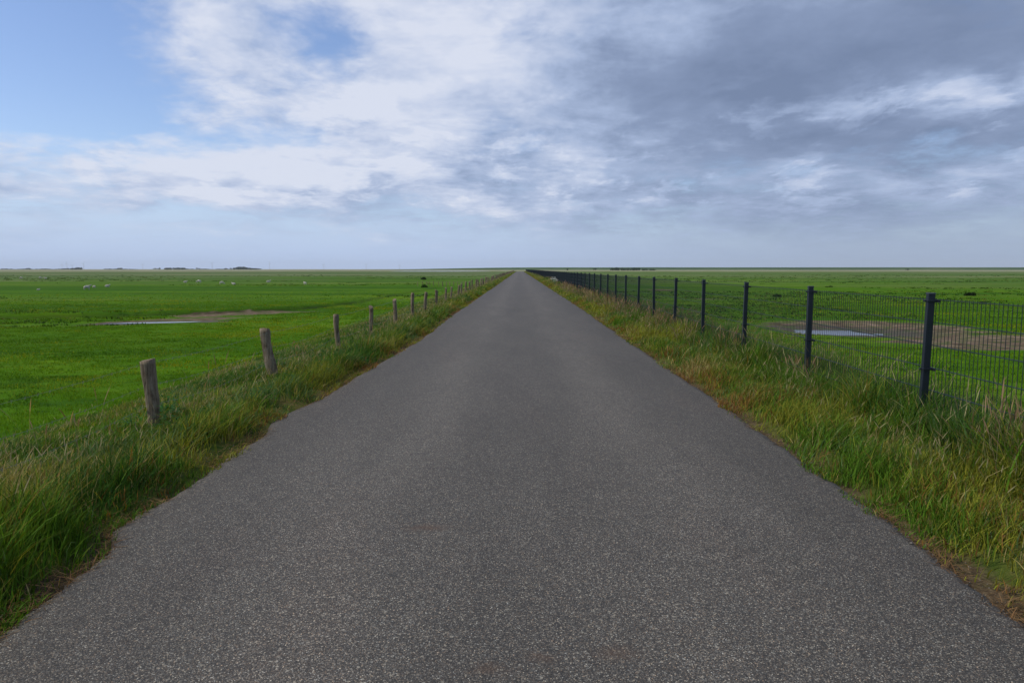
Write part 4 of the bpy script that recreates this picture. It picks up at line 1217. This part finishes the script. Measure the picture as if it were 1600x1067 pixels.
def far_wood(name, px0, px1, D_, hfun, label):
    """a distant wood that reads as one mass"""
    r_ = np.random.default_rng(int(px0))
    x0, x1 = (px0 - 812) / F_PX * D_, (px1 - 812) / F_PX * D_
    step_ = 7.0 if D_ > 2500 else 4.0
    Vs = []
    for xx in np.arange(x0, x1, step_):
        for rep in range(2):
            t = (xx - x0) / (x1 - x0)
            Hm = hfun(t) * D_ / F_PX * r_.uniform(0.75, 1.1)
            if Hm < 0.6: continue
            yy = D_ + r_.uniform(-25, 25)
            m_ = 70
            d = r_.normal(0, 1, (m_, 3)); d /= np.linalg.norm(d, axis=1)[:, None]
            c_ = np.array([xx + r_.uniform(-2, 2), yy, FIELD + Hm * 0.5]) + d * np.array([step_ * 0.8, step_ * 0.8, Hm * 0.5]) * r_.uniform(0.5, 1, (m_, 1))
            u = r_.normal(0, 1, (m_, 3)); u /= np.linalg.norm(u, axis=1)[:, None]
            v = np.cross(u, r_.normal(0, 1, (m_, 3))); v /= np.linalg.norm(v, axis=1)[:, None]
            s_ = r_.uniform(0.10, 0.22, (m_, 1)) * Hm
            Vs.append(np.stack([c_ - u * s_, c_ + v * s_, c_ + u * s_, c_ - v * s_], 1).reshape(-1, 3))
    V = np.concatenate(Vs)
    me = fast_mesh(name, V, np.arange(len(V)).reshape(-1, 4)); me.materials.append(LEAF)
    o = bpy.data.objects.new(name, me); COL.objects.link(o)
    return tag(o, label, 'trees', kind='stuff')
bump = lambda c_, w_, a: (lambda t: a * math.exp(-((t - c_) / w_) ** 2))
far_wood('distant_wood', 345, 405, 3600, lambda t: 2.2 + 2.6 * math.exp(-((t - 0.55) / 0.16) ** 2) - 1.3 * (t < 0.3), 'highest dark far-off wood on the left horizon, rising to a small hump')
far_wood('distant_wood', 258, 288, 3600, lambda t: 3.0, 'short even far-off wood on the left horizon between two small tree groups')
far_wood('distant_wood', 95, 125, 3600, lambda t: 1.6 + 1.8 * t, 'far-off wood on the left horizon below the cluster of wind turbines')
far_wood('distant_wood', 0, 95, 3900, lambda t: 1.1 + 0.5 * math.sin(t * 20), 'thin low far-off tree belt at the left end of the horizon')
far_wood('distant_wood', 165, 215, 3900, lambda t: 1.5 - 0.6 * t, 'thin faint far-off tree belt between the turbines and the short even wood')
far_wood('distant_wood', 288, 345, 3900, lambda t: 1.0 + 0.5 * math.sin(t * 14), 'thin faint tree belt joining the short even wood to the highest wood')
for px_t, hp, wp_, lab in ((243, 2.4, 5, 'left one of two small lone trees left of the short even wood'), (249, 2.6, 5, 'right one of two small lone trees left of the short even wood'),
                           (308, 3.0, 5, 'small lone tree standing above the thin belt right of the short even wood'), (186, 2.6, 8, 'round far tree on the horizon just right of the wind turbine cluster'),
                           (44, 2.6, 6, 'lone far tree standing above the thin belt at the left end of the horizon'), (353, 2.2, 5, 'small far tree at the left foot of the highest wood')):
    far_tree(px_t, 3600, hp, wp_, lab, 'lone trees on the left horizon')
far_wood('hedge', 955, 1001, 1500, lambda t: 3.6 + 0.6 * math.sin(t * 9), 'dark dense hedge in front of the dike on the right horizon')
far_wood('hedge', 1001, 1020, 1500, lambda t: 2.3, 'low tail of scrub at the right end of the dark horizon hedge')
def bush(px, py, wpx, hpx, label):
    D_ = (EYE - FIELD) * F_PX / (py - HOR)
    x = (px - 812) / F_PX * D_
    o = bpy.data.objects.new('bush', BUSHM[int(px) % 2]); COL.objects.link(o)
    s_ = wpx * D_ / F_PX / 2.4; hh = hpx * D_ / F_PX
    o.location = (x, D_, FIELD + hh * 0.42); o.scale = (s_, s_, hh * 0.55)
    tag(o, label, 'bush', 'lone bushes near the right horizon')
bush(929, 422.2, 5, 4.0, 'small dark bush on the right horizon just left of the dark hedge')
bush(886.5, 422.4, 4, 3.4, 'smallest dark bush on the right horizon nearest the end of the road')
bush(1412, 422.2, 6, 2.6, 'low bush far right on the horizon above the nearest mesh panels')

# ------------------------------------------------------------------ wind turbines
TM = simple('turbine_paint', (0.42, 0.45, 0.48), 0.5)
def turbine(px, D_, hub, bl, ang, yaw, label):
    x = (px - 812) / F_PX * D_
    o = empty('wind_turbine', (x, D_, FIELD), yaw); tag(o, label, 'wind turbine', 'wind turbines on the left horizon')
    V, Fc = tube([(0, 0, -0.5), (0, 0, hub * 0.5), (0, 0, hub)], [2.6, 2.0, 1.4], 12); mesh_obj('tower', V, Fc, TM, o, True)
    bm = bmesh.new(); box_bm(bm, 0, 2.5, hub + 1.6, 3.6, 10, 3.8, 0.6); bm_obj('nacelle', bm, TM, o)
    bm = bmesh.new(); bmesh.ops.create_uvsphere(bm, u_segments=12, v_segments=8, radius=1.9)
    for v in bm.verts: v.co = v.co + Vector((0, -4.2, hub + 1.6))
    bm_obj('hub', bm, TM, o, True)
    for k in range(3):
        a = R(ang + 120 * k)
        V, Fc = [], []
        for (t, wd) in ((0.03, 1.6), (0.2, 3.2), (0.6, 2.0), (1.0, 0.5)):
            c0 = Vector((math.sin(a) * bl * t, -4.6, hub + 1.6 + math.cos(a) * bl * t)); u = Vector((math.cos(a), 0, -math.sin(a))) * wd * 0.5
            for p in (c0 - u, c0 - Vector((0, 0.25 + 0.25 * (1 - t), 0)), c0 + u, c0 + Vector((0, 0.25 + 0.25 * (1 - t), 0))): V.append(tuple(p))
        for i in range(3):
            for j in range(4): Fc.append((4 * i + j, 4 * i + (j + 1) % 4, 4 * i + 4 + (j + 1) % 4, 4 * i + 4 + j))
        Fc += [(0, 3, 2, 1), (12, 13, 14, 15)]
        mesh_obj('blade', V, Fc, TM, o)
for i, (pxx, D_, hub, bl, ang, yaw, lab) in enumerate((
    (96, 10000, 62, 34, 20, 0.3, 'leftmost wind turbine of the cluster at the far left'),
    (103.5, 9500, 75, 40, 5, 0.2, 'tall wind turbine second from the left in the cluster'),
    (112, 9500, 50, 40, 55, 0.2, 'shorter wind turbine in the middle of the cluster with outspread blades'),
    (130, 9200, 72, 40, 35, 0.1, 'rightmost wind turbine of the cluster, standing a little apart'),
    (223, 11000, 70, 35, 15, 0.3, 'lone faint wind turbine between the cluster and the short even wood'),
    (332, 9500, 78, 42, 62, 0.2, 'slim wind turbine left of the highest wood'),
    (422, 10000, 85, 42, 0, 1.2, 'slim wind turbine right of the highest wood'),
    (506.5, 11500, 72, 35, 30, 0.2, 'faint wind turbine above the middle of the left field'),
    (573, 11000, 70, 38, 50, 0.2, 'faint wind turbine second from the right'),
    (625, 11500, 62, 34, 10, 0.2, 'faintest wind turbine, nearest to the road'))):
    turbine(pxx, D_, hub, bl, ang, yaw, lab)

# ------------------------------------------------------------------ haze
bm = bmesh.new()
box_bm(bm, 0, 5500, 64.0, 26000, 15000, 135.0)
hm = bpy.data.materials.new('air_haze'); hm.use_nodes = True
t = hm.node_tree; t.nodes.clear()
vol = t.nodes.new('ShaderNodeVolumePrincipled'); vol.inputs['Density'].default_value = 0.000045
vol.inputs['Color'].default_value = (0.90, 0.95, 1.0, 1); vol.inputs['Anisotropy'].default_value = 0.0
mo = t.nodes.new('ShaderNodeOutputMaterial'); t.links.new(vol.outputs[0], mo.inputs['Volume'])
hz = bm_obj('haze', bm, hm); tag(hz, 'thin pale blue haze over the marsh', 'haze', kind='stuff')
